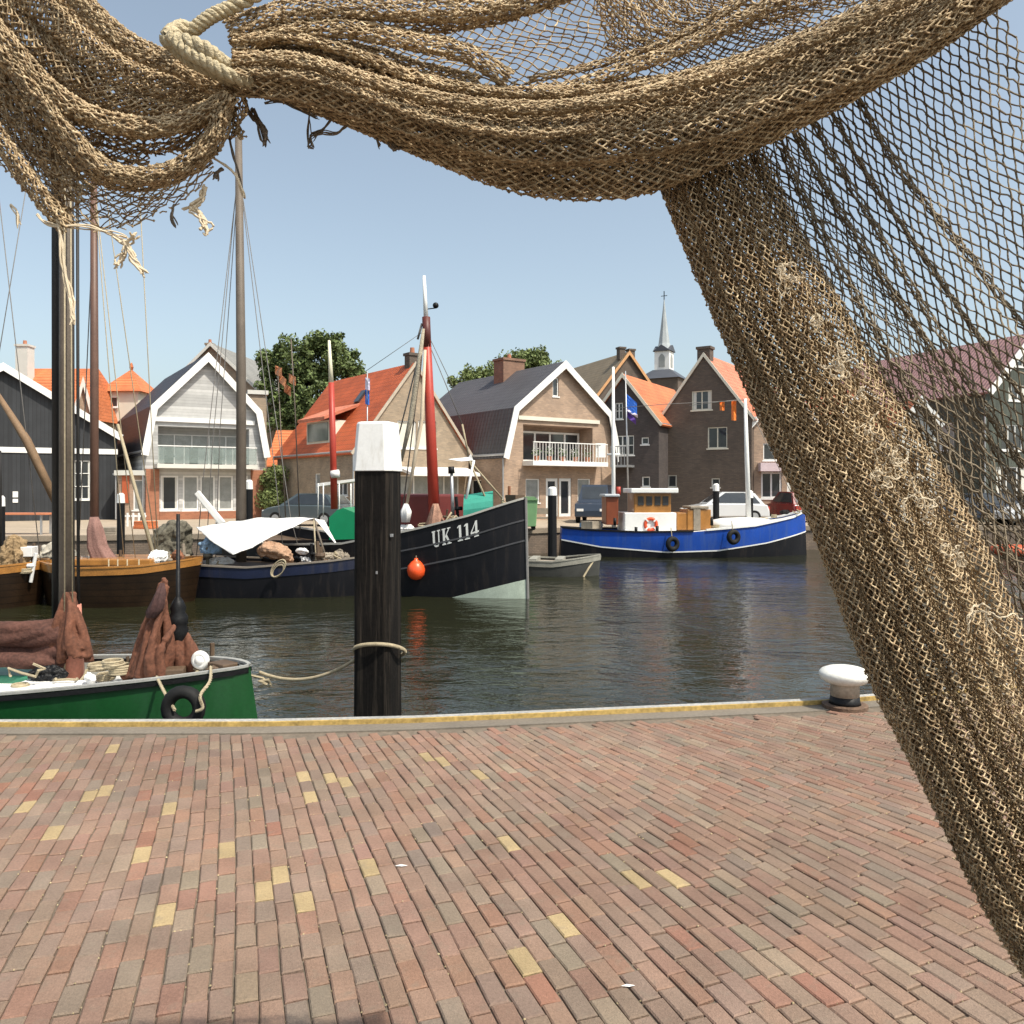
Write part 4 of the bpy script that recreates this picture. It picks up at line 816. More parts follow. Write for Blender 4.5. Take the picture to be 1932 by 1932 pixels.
# --- navy barge with white tarpaulin
nb = thing('barge', 'navy blue flat barge covered by a white tarpaulin behind the black pile', 'boat', (*P(540, 1120, 21.3).xy, 0), R(3)); hn = Hull(nb, 6.6, 2.7, [(-1, -.1), (-.2, -.22), (.4, -.08), (1, .12)], pb=2.5, qb=.9, tw=.5, rake=-.03)
hn.band('hull', lambda t: hn.z(t)-.3, lambda t: -1.5, blackh); hn.band('topside', lambda t: hn.z(t), lambda t: hn.z(t)-.3, navy, .015, nz=2); hn.rail('gunwale', mat('tan_rail', (.2, .17, .14), .6), .08, .04, .04); hn.deck('deck', .12, woodd)
D = 21
def cl(pts, fs, name, m=cloth, par=nb, th=.02):
    mb = MB(); mb.add([W2(nb, P(*p)) for p in pts], fs); o = mb.build(name, m, par); md = o.modifiers.new('s', 'SUBSURF'); md.subdivision_type = 'SIMPLE'; md.levels = md.render_levels = 4; tx_ = bpy.data.textures.new('sag', 'CLOUDS'); tx_.noise_scale = .55; dm_ = o.modifiers.new('sag', 'DISPLACE'); dm_.texture = tx_; dm_.strength = .16; o.modifiers.new('t', 'SOLIDIFY').thickness = th; [setattr(q_, 'use_smooth', True) for q_ in o.data.polygons]; return o
cl([(370, 996, 21.6), (470, 978, 22), (592, 977, 21.8), (440, 1047, 19.9), (395, 1018, 20.5), (520, 1010, 20.6), (640, 1035, 21.4), (612, 982, 21.8)], [(0, 1, 5, 4), (4, 5, 3), (1, 2, 5), (2, 7, 6)], 'tarpaulin')
tubew(nb, 'boat_hook', [P(592, 978, 21), P(598, 1085, 20.6)], .02, ropem, 6); tubew(nb, 'boat_hook', [P(592, 978, 21), P(625, 1085, 21)], .03, mastb, 6)
mb = MB(); a_ = [(366, 932), (374, 925), (424, 985), (415, 993)]; mb.prism([W2(nb, P(x, y, 22)) for x, y in a_], (0, .12, 0)); mb.build('leeboard', white, nb, bevel=.02)
tubew(nb, 'mast', [P(455, 1100, 22.1), P(455, 700, 22.1), P(450, 260, 22.1)], [.145, .13, .095], mastb, 12)
for x0_, x1_ in ((448, 400), (449, 385), (452, 520), (452, 548), (450, 415)): tubew(nb, 'stay', [P(x0_, 330, 22.1), P(x1_, 720+abs(x1_-450)*2.6, 22.1+.3), P(x1_+(x1_-450)*.25, 1070, 22.1)], .011, rigm, 4)
lump(nb, 'deck_bundle', [(P(488, 1040, 20.6), (0, .2, 0), (0, 0, .1)), (P(505, 1036, 20.6), (0, .3, 0), (0, 0, .24)), (P(528, 1042, 20.6), (0, .3, 0), (0, 0, .22)), (P(550, 1050, 20.6), (0, .2, 0), (0, 0, .12))], mat('buff_canvas', (.36, .22, .14), .9, .3, 5), seed=12)
lump(nb, 'deck_bundle', [(P(318, 1060, 21.4), (.45, 0, 0), (0, .4, 0)), (P(322, 1025, 21.4), (.5, 0, 0), (0, .4, 0)), (P(328, 1000, 21.4), (.45, 0, 0), (0, .4, 0)), (P(335, 985, 21.4), (.2, 0, 0), (0, .2, 0))], mat('olive_net_pile', (.11, .10, .075), .95, .5, 14, bump=1, bs=20), seed=14, jit=.06)
lump(nb, 'deck_bundle', [(P(398, 1045, 21), (.3, 0, 0), (0, .2, 0)), (P(400, 1025, 21), (.32, 0, 0), (0, .2, 0)), (P(402, 1010, 21), (.15, 0, 0), (0, .1, 0))], mat('pale_blue_canvas', (.22, .33, .45), .8, .3, 5), seed=15)
for i, (x, y) in enumerate(((640, 1048), (655, 1052), (625, 1060), (662, 1062))): lump(nb, 'net_heap', [(P(x, y+12, 20.9), (.14, 0, 0), (0, .14, 0)), (P(x, y, 20.9), (.17, 0, 0), (0, .15, 0)), (P(x+2, y-12, 20.9), (.06, 0, 0), (0, .06, 0))], greywood, seed=20+i, jit=.08)
clutter(nb, [(375, 1065), (392, 1058), (415, 1062), (430, 1068), (560, 1055), (575, 1060), (590, 1052), (604, 1058), (618, 1050), (632, 1040), (648, 1058), (570, 1040), (350, 1060), (610, 1070)], 20.9, 10, 1.5)
rc = thing('rope_coil', 'pale rope coil hanging over the side of the navy barge', 'rope', P(525, 1072, 19.75), R(0)); mb = MB()
for k_ in range(3): mb.torus((.03*k_, .01*k_, -.03*k_), .24-.03*k_, .022, 'y')
mb.v = [Matrix.Rotation(R(38), 4, 'Y') @ Matrix.Scale(.55, 4, Vector((1, 0, 0))) @ v for v in mb.v]; mb.build('coil', ropem, rc)
# --- fishing cutter UK 114
axis = R(-33); bow = P(990, 1000, 20)
Lk = 11.; cx, cy = bow.x-math.cos(axis)*Lk/2, bow.y-math.sin(axis)*Lk/2
uk = thing('fishing_cutter', 'black hulled fishing cutter lettered UK 114 with red mast and green canvas', 'boat', (cx, cy, 0), axis)
hk = Hull(uk, Lk, 3.7, [(-1, .6), (-.3, .12), (.2, .25), (.55, .62), (.8, 1.0), (1, 1.42)], pb=2.0, qb=.85, tw=.3, zb=-1.9, flare=.55, rake=-.015)
# fit sheer to the photo
hk.band('hull', lambda t: hk.z(t), lambda t: -1.75, blackh, nz=10)
hk.rail('bulwark_rail', mat('pale_rail', (.42, .40, .36), .6), .07, .05)
hk.deck('deck', .3, woodd)
pg = mat('pale_green_antifouling', (.40, .46, .38), .6, .2, 3)
hk.band('antifouling', lambda t: min(-.53-1.6*(1-t), hk.z(t)), lambda t: -1.6, pg, .012, nz=3, t0=.62)
for dz in (.5, 1.0):
    mb = MB(); T = [t for t in hk.T if t > -.4]; vs = []
    for t in T: p = hk.pos(t, hk.z(t)-dz*(.75+.25*t), -1, .018); vs += [p+Vector((0, 0, .02)), p-Vector((0, 0, .02)), p+Vector((0, .02, 0))]
    mb.add(vs, [(i*3, i*3+1, i*3+4, i*3+3) for i in range(len(T)-1)]); mb.build('rubbing_strake', mat('worn_black', (.06, .06, .065), .5), uk)
ln = MB(); stem = [hk.pos(1, z_, 1, .0)+Vector((.03, 0, 0)) for z_ in (1.46, .4, -.4, -1.3)]; ln.tube(stem, .035, 6); ln.build('stem_post', mat('grey_stem', (.20, .19, .18), .6), uk)
# letters, slab serif strokes in a 0.7 x 1 cell
def bar(x0, x1, y0, y1): return [(x0, y0), (x1, y0), (x1, y1), (x0, y1)]
GL = {'U': [bar(.06, .24, .22, .95), bar(.52, .62, .22, .95), bar(0, .3, .92, 1), bar(.44, .7, .92, 1), [(.06, .22), (.24, .22), (.3, .1), (.2, .04)], [(.2, .04), (.3, .1), (.46, .1), (.5, 0), (.3, -.01)], [(.46, .1), (.52, .22), (.62, .22), (.5, 0)]],
      'K': [bar(.07, .25, .06, .94), bar(0, .32, .93, 1), bar(0, .32, 0, .07), [(.25, .38), (.25, .5), (.55, .94), (.64, .94)], [(.3, .5), (.4, .62), (.68, .06), (.48, .06)], bar(.44, .72, .93, 1), bar(.42, .76, 0, .07)],
      '1': [bar(.18, .36, .06, .97), bar(.06, .48, 0, .07), [(.05, .8), (.18, .86), (.18, .97), (.05, .87)]],
      '4': [bar(.36, .52, .06, .98), bar(.26, .62, 0, .07), bar(0, .64, .24, .34), [(0, .34), (.1, .34), (.4, .86), (.4, .98)]]}
mb = MB(); tx = 0
t_start = .645
for ch_ in 'UK 114':
    if ch_ == ' ': tx += .16; continue
    for pol in GL[ch_]:
        q = []
        for a, b in pol:
            t_ = t_start+(tx+a*.42)*.66/(Lk/2); q.append(hk.pos(t_, hk.z(t_)-.50+b*.40-.04, -1, .012))
        mb.add(q, [tuple(range(len(q)))]); 
    tx += {'1': .23, '4': .3}.get(ch_, .35)
mb.build('lettering', mat('letter_white', (.66, .66, .63), .6, .1, 10), uk)
# mast & gear
mfoot = W2(uk, P(821, 985, 21.6))
tubew(uk, 'mast', [P(821, 1000, 21.6), P(812, 800, 21.6), P(804, 600, 21.6)], [.155, .135, .10], redp, 12)
tubew(uk, 'topmast', [P(804, 605, 21.6), P(800, 520, 21.6)], [.065, .04], white, 8)
tubew(uk, 'mast_band', [P(806, 655, 21.6), P(804, 598, 21.6)], [.115, .11], mat('dark_oxblood', (.10, .025, .02), .5), 10)
mb = MB(); mb.tube([W2(uk, P(805, 583, 21.6)), W2(uk, P(822, 581, 21.6))], .015, 5); mb.ball(W2(uk, P(822, 576, 21.6)), .08); mb.build('radar_reflector', black, uk)
for a_, b_, r_ in (((803, 610), (760, 960), .018), ((803, 620), (745, 850), .02), ((806, 640), (872, 800), .012), ((806, 620), (690, 700), .008), ((812, 640), (855, 730), .010), ((796, 610), (788, 640), .03)): tubew(uk, 'stay', [P(*a_, 21.6), P(*b_, 21.6)], r_, rigm, 5)
rgm = mat('grey_rigging_bundle', (.33, .29, .22), .9, .35, 10, bump=.8)
tubew(uk, 'lowered_gaff', [P(799, 620, 21.5), P(789, 700, 21.5), P(775, 790, 21.5), P(757, 870, 21.5)], [.04, .075, .07, .04], rgm, 8)
tubew(uk, 'derrick', [P(802, 660, 21.4), P(796, 790, 21.4), P(785, 850, 21.4), P(768, 950, 21.4)], [.04, .05, .05, .04], mat('pale_spar', (.55, .45, .33), .7), 8)
lump(uk, 'tackle', [(P(765, 985, 21.4), (.1, 0, 0), (0, .1, 0)), (P(765, 965, 21.4), (.14, 0, 0), (0, .1, 0)), (P(766, 950, 21.4), (.05, 0, 0), (0, .05, 0))], cloth, seed=33)
lump(uk, 'mast_tackle', [(P(822, 1000, 21.3), (.24, 0, 0), (0, .15, 0)), (P(822, 985, 21.3), (.2, 0, 0), (0, .15, 0)), (P(822, 965, 21.3), (.12, 0, 0), (0, .1, 0)), (P(822, 950, 21.3), (.06, 0, 0), (0, .1, 0))], mat('faded_red_gear', (.36, .2, .14), .8, .4, 9), seed=34)
b0 = W2(uk, P(806, 990, 22.6)); MB().box(b0.x-1.5, b0.x+.7, b0.y-.8, b0.y+.8, -.2, W2(uk, P(806, 932, 22.6)).z).build('wheelhouse', mat('dark_red_cabin', (.13, .022, .018), .5), uk, bevel=.06)
tubew(uk, 'exhaust_pipe', [P(855, 990, 21.5), P(852, 890, 21.5)], [.05, .04], steel, 8); tubew(uk, 'exhaust_cap', [P(852, 893, 21.5), P(851, 880, 21.5)], [.09, .08], black, 8)
gc = mat('sea_green_canvas', (.035, .27, .20), .7, .15, 4)
mb = MB(); prof = [(0, 0)]+[(.55*(1-math.cos(a)), .42*math.sin(a)) for a in np.linspace(0, math.pi, 12)]
c0 = P(874, 974, 20.8); dv = P(934, 966, 20.8)-c0
mb2 = [c0+Vector((0, .9*(1-math.cos(a))/2, .55*math.sin(a))) for a in np.linspace(0, math.pi, 12)]
mb.prism([W2(uk, p-Vector((0, 0, .3)) if i in (0, 11) else p) for i, p in enumerate(mb2)], rootmat(uk).to_3x3().inverted() @ (dv*.92)); mb.build('canvas_hood', gc, uk)
for a_, b_ in (((885, 868), (925, 960)), ((885, 868), (948, 940)), ((872, 800), (884, 860)), ((830, 1000), (852, 966))): tubew(uk, 'spar', [P(*a_, 21), P(*b_, 21)], .025, ropem, 6)
mb = MB(); mb.add([W2(uk, P(x, y, 21)) for x, y in ((845, 866), (884, 862), (888, 855), (893, 868))]+[W2(uk, P(870, 870, 20.9))], [(0, 1, 4), (1, 2, 3), (1, 3, 4)]); mb.build('canvas_scrap', cloth, uk)
tubew(uk, 'spar', [P(894, 868, 21), P(876, 960, 21)], .035, cloth, 6)
by = thing('mooring_buoy', 'round orange buoy hanging from the side of the black UK 114 cutter', 'buoy', P(785, 1075, 20.2))
MB().lathe((0, 0, -.25), [(.02, 0), (.12, .03), (.2, .12), (.225, .24), (.2, .36), (.12, .45), (.05, .5), (.045, .54)], 20).build('float', mat('orange_plastic', (.80, .09, .02), .35, .08, 4, coat=.3), by, smooth=True)
tubew(by, 'line', [P(785, 1052, 20.2), P(788, 1000, 20.6)], .02, ropem, 5)
clutter(uk, [(765, 1000), (778, 1003), (790, 996), (800, 985), (840, 980), (850, 975), (865, 968), (890, 960), (905, 958), (948, 948), (960, 945), (972, 940)], 21.2, 13, 1.4)
# --- green cabin boat behind pile
gb = thing('cabin_boat', 'small boat with bright green cabin and red white mast behind the navy barge', 'boat', (*P(640, 1000, 25).xy, 0), R(-20)); hg = Hull(gb, 4.5, 2.2, [(-1, .1), (1, .25)]); hg.band('hull', lambda t: hg.z(t), lambda t: -1.5, blackh); hg.deck('deck', .1, woodd)
a = P(624, 1020, 25); w_ = .0162; mb = MB(); mb.prism([W2(gb, P(x, y, 24.5)) for x, y in ((621, 1018), (676, 1018), (676, 970), (664, 965), (647, 958), (636, 962), (621, 976))], rootmat(gb).to_3x3().inverted() @ Vector((0, 1.6, 0))); mb.build('cabin', mat('bright_green_paint', (.005, .21, .09), .4, .1, 3), gb)
tubew(gb, 'mast', [P(631, 960, 25), P(625, 722, 25)], [.11, .09], redp, 10); tubew(gb, 'topmast', [P(625, 724, 25), P(621, 642, 25)], [.08, .04], mat('cream_spar', (.75, .7, .52), .5), 8)
tubew(gb, 'mast_table', [P(625, 895, 24.9), P(640, 893, 24.9)], .12, white, 8)
mb = MB(); q0 = [P(x, y, 25.6) for x, y in ((596, 918), (668, 908), (668, 903), (596, 912))]; mb.prism([W2(gb, p) for p in q0], rootmat(gb).to_3x3().inverted() @ Vector((0, 1.2, 0)))
mb.build('bimini_top', white, gb)
for x in (600, 610, 640, 662): tubew(gb, 'bimini_pole', [P(x, 975, 25.6), P(x, 912, 25.6)], .02, white, 5)
# small dinghy pontoon
pt = thing('skiff', 'low grey skiff lying between the black cutter and the blue tug', 'boat', (*P(1045, 1050, 25.5).xy, 0), R(-8)); hp = Hull(pt, 2.9, 1.5, [(-1, -.52), (0, -.56), (1, -.38)], pb=2.2, qb=.8, tw=.7, zb=-1.25, flare=.4)
gsk = mat('light_grey_wood', (.27, .26, .22), .8, .25, 5); hp.band('hull', lambda t: hp.z(t), lambda t: -1.2, mat('dark_grey_skiff', (.055, .055, .05), .6, .3, 4)); hp.band('top_strake', lambda t: hp.z(t), lambda t: hp.z(t)-.15, gsk, .02, nz=1); hp.rail('gunwale', gsk, .07, .04); hp.deck('deck', .06, greywood)
for x in (-.6, .2): MB().box(x-.12, x+.12, -.6, .6, -.6, -.47).build('thwart', gsk, pt)
MB().tube([(1.3, -.1, -.45), (1.1, -.45, -.75), (.95, -.6, -1.0)], .03, 6).build('fender_line', ropem, pt)
# --- blue tug
D = 33.; tg = thing('tugboat', 'royal blue tugboat with white deckhouse and varnished wheelhouse moored at the far quay', 'boat', (*P(1290, 1045, D).xy, 0), R(2))
ht = Hull(tg, 9.9, 3.0, [(-1, .10), (-.8, .02), (-.4, -.03), (0, .0), (.5, .2), (.85, .5), (1, .74)], pb=2.6, qb=.8, ps=2.2, tw=.25, zb=-1.7, flare=.35, rake=-.02)
zbl = lambda t: float(np.interp(t, [-1, -.7, -.2, .2, .6, 1], [-.35, -.6, -.78, -.72, -.45, -.05]))
ht.band('topside', lambda t: ht.z(t), zbl, blue, .0, nz=6); ht.band('hull', zbl, lambda t: -1.65, blackh, -.004, nz=5)
ht.band('white_line', lambda t: zbl(t)+.02, lambda t: zbl(t)-.03, white, .012, nz=1); ht.rail('bulwark_rail', white, .10, .07, 0, t0=.05); ht.rail('bulwark_rail', blackh, .10, .06, 0, t1=.05)
ht.deck('deck', .05, deckw)
def tb(name, x0, y0, x1, y1, d0, d1, m, bev=.03, par=None):
    a, b = W2(tg, P(x0, y1, D+d0)), W2(tg, P(x1, y0, D+d0)); return MB().box(a.x, b.x, d0, d1, a.z, b.z).build(name, m, par or tg, bevel=bev)
dh = tb('deckhouse', 1178, 967, 1276, 1003, -.9, .9, white)
wh = tb('wheelhouse', 1196, 929, 1266, 968, -.75, .75, woodo)
for x in (1203, 1219, 1235, 1250): tb('window', x, 936, x+11, 953, -.775, -.70, glass, 0, wh)
tb('roof', 1190, 921, 1280, 930, -.95, .95, white)
tb('companionway', 1143, 936, 1166, 990, -.55, .7, mat('mahogany', (.20, .05, .02), .45, .2, 3)); tb('roof', 1140, 932, 1169, 937, -.65, .8, mat('grey_roof_paint', (.45, .47, .5), .5))
tb('locker', 1277, 967, 1300, 1000, -.6, .6, woodo); tb('hatch_house', 1297, 961, 1342, 1000, -.65, .65, woodo); tb('door', 1309, 957, 1322, 1000, -.68, -.6, greywood, 0)
tb('skylight', 1303, 955, 1338, 960, -.7, .7, greywood)
mb = MB(); c0 = W2(tg, P(1400, 985, D)); mb.lathe((c0.x, c0.y, c0.z-.25), [(.9, 0), (.85, .32), (.5, .42), (.05, .45)], 20, 1.6, .8); mb.build('fore_hatch', white, tg, smooth=True)
clutter(tg, [(1100, 992), (1115, 990), (1130, 992), (1187, 1000), (1285, 998), (1350, 984), (1362, 982), (1440, 972), (1460, 970), (1480, 966), (1495, 964)], D, 14, 1.6)
lr = thing('life_ring', 'orange life ring hung on the white deckhouse of the blue tug', 'life ring', P(1228, 989, D-.98)); MB().torus((0, 0, 0), .22, .065, 'y', sq=.8).build('ring', mat('ring_orange', (.75, .10, .035), .5), lr, smooth=True)
mb = MB()
for a in range(4):
    an = a*math.pi/2+.785; mb.obox((.22*math.cos(an), 0, .22*math.sin(an)), (.075*math.cos(an), 0, .075*math.sin(an)), (0, .058, 0), (-.03*math.sin(an), 0, .03*math.cos(an)))
mb.build('band', white, lr)
tubew(tg, 'mast', [P(1158, 995, D), P(1157, 850, D), P(1157, 692, D)], [.085, .075, .05], white, 10); tubew(tg, 'crosstree', [P(1145, 857, D), P(1170, 857, D)], .04, white, 6)
tubew(tg, 'mast', [P(1413, 985, D), P(1409, 860, D), P(1406, 752, D)], [.10, .09, .06], white, 10)
tubew(tg, 'stay', [P(1158, 770, D), P(1260, 762, D), P(1406, 755, D)], .012, rigm, 4); tubew(tg, 'stay', [P(1406, 755, D), P(1508, 960, D)], .012, rigm, 4)
tubew(tg, 'stove_pipe', [P(1167, 935, D), P(1167, 918, D)], .09, redp, 8)
for i, (x, y) in enumerate(((1160, 985), (1240, 1000), (1343, 985), (1200, 1002))): tubew(tg, 'bitt', [P(x, y+6, D-1.2), P(x, y-8, D-1.2)], .06, black, 8)
for x, y, lab in ((1269, 1026, 'black tyre fender amidships on the blue tug'), (1384, 1013, 'black tyre fender nearer the bow of the blue tug')):
    f_ = thing('tyre_fender', lab, 'fender', P(x, y, D-1.75), R(20), group='tyre fenders on the blue tug'); MB().torus((0, 0, 0), .20, .10, 'y').build('tyre', rubber, f_, smooth=True); MB().tube([(0, .05, .25), (0, .12, .62)], .018, 5).build('rope', ropem, f_)
# flags
fl = thing('flagpole', 'thin pole flying a blue and purple flag in front of the near black house', 'flagpole', (*P(1182, 975, 40).xy, 0)); tubew(fl, 'pole', [P(1186, 975, 40), P(1180, 700, 40)], [.05, .03], steel, 6)
def wavy(root, name, x0, y0, x1, y1, D_, m, n=8, dr=8, ph=0):
    mb = MB(); vs = []
    for i in range(n+1):
        for j in range(5):
            u, v = i/n, j/4; vs.append(W2(root, P(x0+(x1-x0)*u, y0+(y1-y0)*v+dr*u, D_+.22*math.sin(5*u+2*v+ph))))
    mb.add(vs, [(i*5+j, i*5+j+1, (i+1)*5+j+1, (i+1)*5+j) for i in range(n) for j in range(4)]); return mb.build(name, m, root)
f_ = wavy(fl, 'flag', 1181, 742, 1202, 768, 40, mat('flag_blue', (.03, .14, .55), .7), dr=18)
wavy(fl, 'flag_stripe', 1181, 768, 1203, 774, 40, mat('flag_pale', (.7, .65, .8), .7), dr=14); wavy(fl, 'flag_fly', 1181, 774, 1200, 785, 40, mat('flag_purple', (.09, .035, .25), .7), dr=16)
pn = thing('pennant_line', 'string of orange pennants strung before the dark brown gable house', 'bunting', P(1384, 755, 34)); tubew(pn, 'line', [P(1300, 765, 34), P(1406, 752, 34)], .01, rigm, 4)
for x, y, l in ((1384, 755, 38), (1362, 758, 16)): wavy(pn, 'pennant', x-4, y, x+5, y+l, 34, mat('pennant_orange', (.75, .2, .03), .7), n=2, dr=0)
# Dutch flag on roof house B region
f2 = thing('flagpole', 'slim pole with a hanging white and blue flag before the orange roof', 'flagpole', (*P(693, 980, 36).xy, 0)); tubew(f2, 'pole', [P(693, 980, 36), P(693, 700, 36)], .03, steel, 6); wavy(f2, 'flag', 689, 735, 697, 762, 36, mat('flag_blue', (.03, .14, .55), .7), n=3, dr=2); wavy(f2, 'flag_top', 689, 712, 698, 734, 36, mat('flag_pale', (.7, .65, .8), .7), n=3, dr=2)
# thin poles with orange markers (left of orange roof)
dp = thing('marker_buoys', 'pair of tall marker staffs topped with faded orange flags before the leafy tree', 'marker staffs', (*P(570, 980, 26).xy, 0))
tubew(dp, 'staff', [P(566, 1000, 26), P(556, 760, 26), P(549, 640, 26)], .02, mastb, 5); tubew(dp, 'staff', [P(540, 1000, 26), P(524, 700, 26)], .018, mastb, 5)
for i, (x, y) in enumerate(((524, 697), (550, 712), (541, 730), (532, 712))): wavy(dp, 'marker_cloth', x-5, y-8, x+8, y+9, 26, mat('faded_orange_cloth', (.50, .22, .11), .9, .3, 8), dr=5+2*i, ph=i*2)
# far piles
def farpile(x, yt, yb, D, w, lab):
    b = P(x, yb, D); t_ = thing('quay_pile', lab, 'pile', (b.x, b.y, -1.5), group='white capped piles along the far quay'); zt_ = EYE+(920-yt)*K*D+1.5; s_ = w*K*D/2
    MB().lathe((0, 0, 0), [(s_, 0), (s_, zt_-.32)], 12).build('post', black, t_); MB().lathe((0, 0, zt_-.319), [(s_*1.05, 0), (s_*.95, .26), (s_*.5, .32)], 12).build('cap', white, t_)
farpile(228, 930, 1030, 26.5, 14, 'black pile with white cap beside the varnished boat'); farpile(470, 905, 990, 28, 14, 'white capped pile beside the tall mast of the navy barge'); farpile(1042, 918, 1020, 30, 17, 'white capped pile in front of the pink house doors')
farpile(1351, 912, 975, 35, 12, 'white capped pile standing before the white car'); farpile(1414, 925, 975, 35, 14, 'black pile by the tug foremast'); farpile(3, 935, 1030, 25, 12, 'white capped pile at the left edge')
# ---------------------------------------------------------------- cars
def car(label, x, D, rz, paint, L_=4.2, hgt=1.45, van=False):
    c = P(x, 980, D); t_ = thing('parked_car', label, 'van' if van else 'car', (c.x, c.y, 0), R(rz), group='cars parked on the far quay'); hl = L_/2
    low = [(-hl, .3), (-hl+.02, .62), (-hl+.12, .88), (-hl*.5, .95), (hl*.42, .95), (hl*.85, .80), (hl, .62), (hl, .3)]
    if van: low = [(-hl, .3), (-hl, 1.05), (hl*.6, 1.05), (hl*.95, .95), (hl, .6), (hl, .3)]
    mb = MB().prism([(a, -.82, b) for a, b in low], (0, 1.64, 0)); bo = mb.build('body', paint, t_, bevel=.06)
    top = [(-hl*.88, .90), (-hl*.66, hgt-.06), (-hl*.4, hgt), (hl*.12, hgt), (hl*.52, .93)] if not van else [(-hl*.98, 1.0), (-hl*.95, hgt), (hl*.35, hgt), (hl*.62, 1.04)]
    def green(ins, m, nm, sc=1, par=t_):
        n = len(top); lo = .76; hi = .62; vs = []
        cz = sum(b for _, b in top)/n; cx_ = sum(a for a, _ in top)/n
        pp = [(cx_+(a-cx_)*sc, cz+(b-cz)*sc) for a, b in top]
        for sgn in (-1, 1): vs += [(a, sgn*(lo+ins if b < 1.1 else hi+ins), b) for a, b in pp]
        return MB().add(vs, [tuple(range(n)), tuple(range(n, 2*n))[::-1]]+[(i, n+i, n+(i+1) % n, (i+1) % n) for i in range(n)]).build(nm, m, par)
    green(0, paint, 'cabin'); green(.012, glass, 'side_window', .82)
    rear = top[:2]; fr = top[-2:]
    for nm, (a, b) in (('rear_window', rear), ('windscreen', (fr[0], fr[1]))):
        a0, a1 = Vector((a[0], 0, a[1])), Vector((b[0], 0, b[1])); nn_ = Vector((-(a1-a0).z, 0, (a1-a0).x)).normalized()*.012
        q0, q1 = a0.lerp(a1, .14), a0.lerp(a1, .86); MB().add([q0+nn_+Vector((0, -.6, 0)), q0+nn_+Vector((0, .6, 0)), q1+nn_+Vector((0, .55, 0)), q1+nn_+Vector((0, -.55, 0))], [(0, 1, 2, 3)]).build(nm, glass, t_)
    for wx in (-hl*.62, hl*.62):
        for sy in (-1, 1):
            w = MB().tube([(wx, sy*.66, .31), (wx, sy*.835, .31)], .31, 20).build('wheel', rubber, t_); MB().tube([(wx, sy*.82, .31), (wx, sy*.845, .31)], .2, 14).build('hub_cap', steel, w)
    for sy in (-1, 1): MB().box(hl-.1, hl+.012, sy*.55-.16, sy*.55+.16, .58, .70).build('headlight', white, t_); MB().box(-hl-.012, -hl+.1, sy*.62-.12, sy*.62+.12, .62, .8).build('tail_light', redp, t_)
    return t_
silver = mat('silver_white_paint', (.62, .63, .64), .25, .03, 2, coat=.6); darkb = mat('dark_blue_paint', (.03, .04, .06), .25, .05, 2, coat=.6); redc = mat('dark_red_paint', (.20, .02, .02), .25, .05, 2, coat=.6); greyc = mat('grey_blue_paint', (.07, .09, .10), .25, .05, 2, coat=.6)
car('white hatchback parked before the dark brown gable house', 1366, 40, 180, silver, 4.0, 1.5); car('dark blue van parked beside the pink house', 1125, 41, 258, darkb, 4.2, 1.85, True)
car('dark red car parked right of the white hatchback', 1496, 42, 95, redc, 4.1, 1.5); car('grey blue car parked in front of the orange roofed house', 585, 37, 160, greyc, 4.1, 1.45)
car('dark car parked in front of the mauve roofed house', 1838, 38, 175, darkb, 4.2, 1.45); car('silver car parked at the far right edge', 1965, 37, 185, silver, 4.2, 1.45); car('grey car parked behind the lower net', 1640, 41, 178, greyc, 4.2, 1.45)
# quay clutter
tbm = thing('picnic_table', 'orange topped table standing before the black barn', 'table', (*P(30, 1000, 30).xy, 0)); MB().box(-1.3, 1.3, -.4, .4, .72, .78).build('tabletop', mat('orange_tabletop', (.55, .2, .1), .6), tbm)
for x in (-1.1, 1.1):
    for y in (-.3, .3): MB().box(x-.03, x+.03, y-.03, y+.03, 0, .72).build('leg', steel, tbm)
fe = thing('fence', 'low white picket fence in front of the grey gambrel house', 'fence', (*P(250, 985, 36).xy, 0))
MB().box(-.5, .6, -.02, .02, .42, .5).build('rail', white, fe)
for x in np.linspace(-.45, .55, 5): MB().box(x-.04, x+.04, -.045, -.021, 0, .6).build('picket', white, fe)
for x, y, D_, s_, lab, m in ((210, 1015, 29.5, .35, 'weathered timber crate on the quay behind the varnished mast', greywood), (275, 985, 34, .4, 'rusty orange crate by the picket fence', tileO), (775, 968, 34, .5, 'pile of orange fish crates behind the black pile', tileO), (1108, 968, 34, .3, 'pale blue drum beside the dark blue van', mat('pale_blue_canvas', (.22, .33, .45), .8))):
    t_ = thing('crate', lab, 'crate', (*P(x, y, D_).xy, 0), R(random.uniform(-25, 25))); MB().box(-s_, s_, -s_*.7, s_*.7, 0, s_*.35).build('lower_box', m, t_, bevel=.02); MB().box(-s_*.96, s_*.94, -s_*.66, s_*.7, s_*.352, s_*.8).build('upper_box', m, t_, bevel=.02)
bn = thing('wooden_bench', 'low timber bench on the far quay beside the white capped pile', 'bench', (*P(1000, 985, 34).xy, 0)); MB().box(-1.2, 1.0, -.2, .2, .42, .48).build('seat', greywood, bn); MB().box(-1.2, 1.0, .2, .24, .6, .85).build('backrest', greywood, bn)
for x in (-1., .8): MB().box(x-.04, x+.04, -.18, .19, 0, .42).build('leg', woodd, bn)
gx = thing('container', 'pale green wheeled bin behind the bow of the black cutter', 'bin', (*P(985, 975, 33).xy, 0)); MB().prism([(-.55, -.4, .15), (.55, -.4, .15), (.62, -.4, 1.2), (-.62, -.4, 1.2)], (0, .8, 0)).build('tub', mat('bin_green', (.16, .3, .14), .5), gx, bevel=.03); MB().prism([(-.65, -.45, 1.2), (.65, -.45, 1.2), (.5, -.45, 1.34), (-.5, -.45, 1.34)], (0, .9, 0)).build('lid', mat('bin_green', (.16, .3, .14), .5), gx)
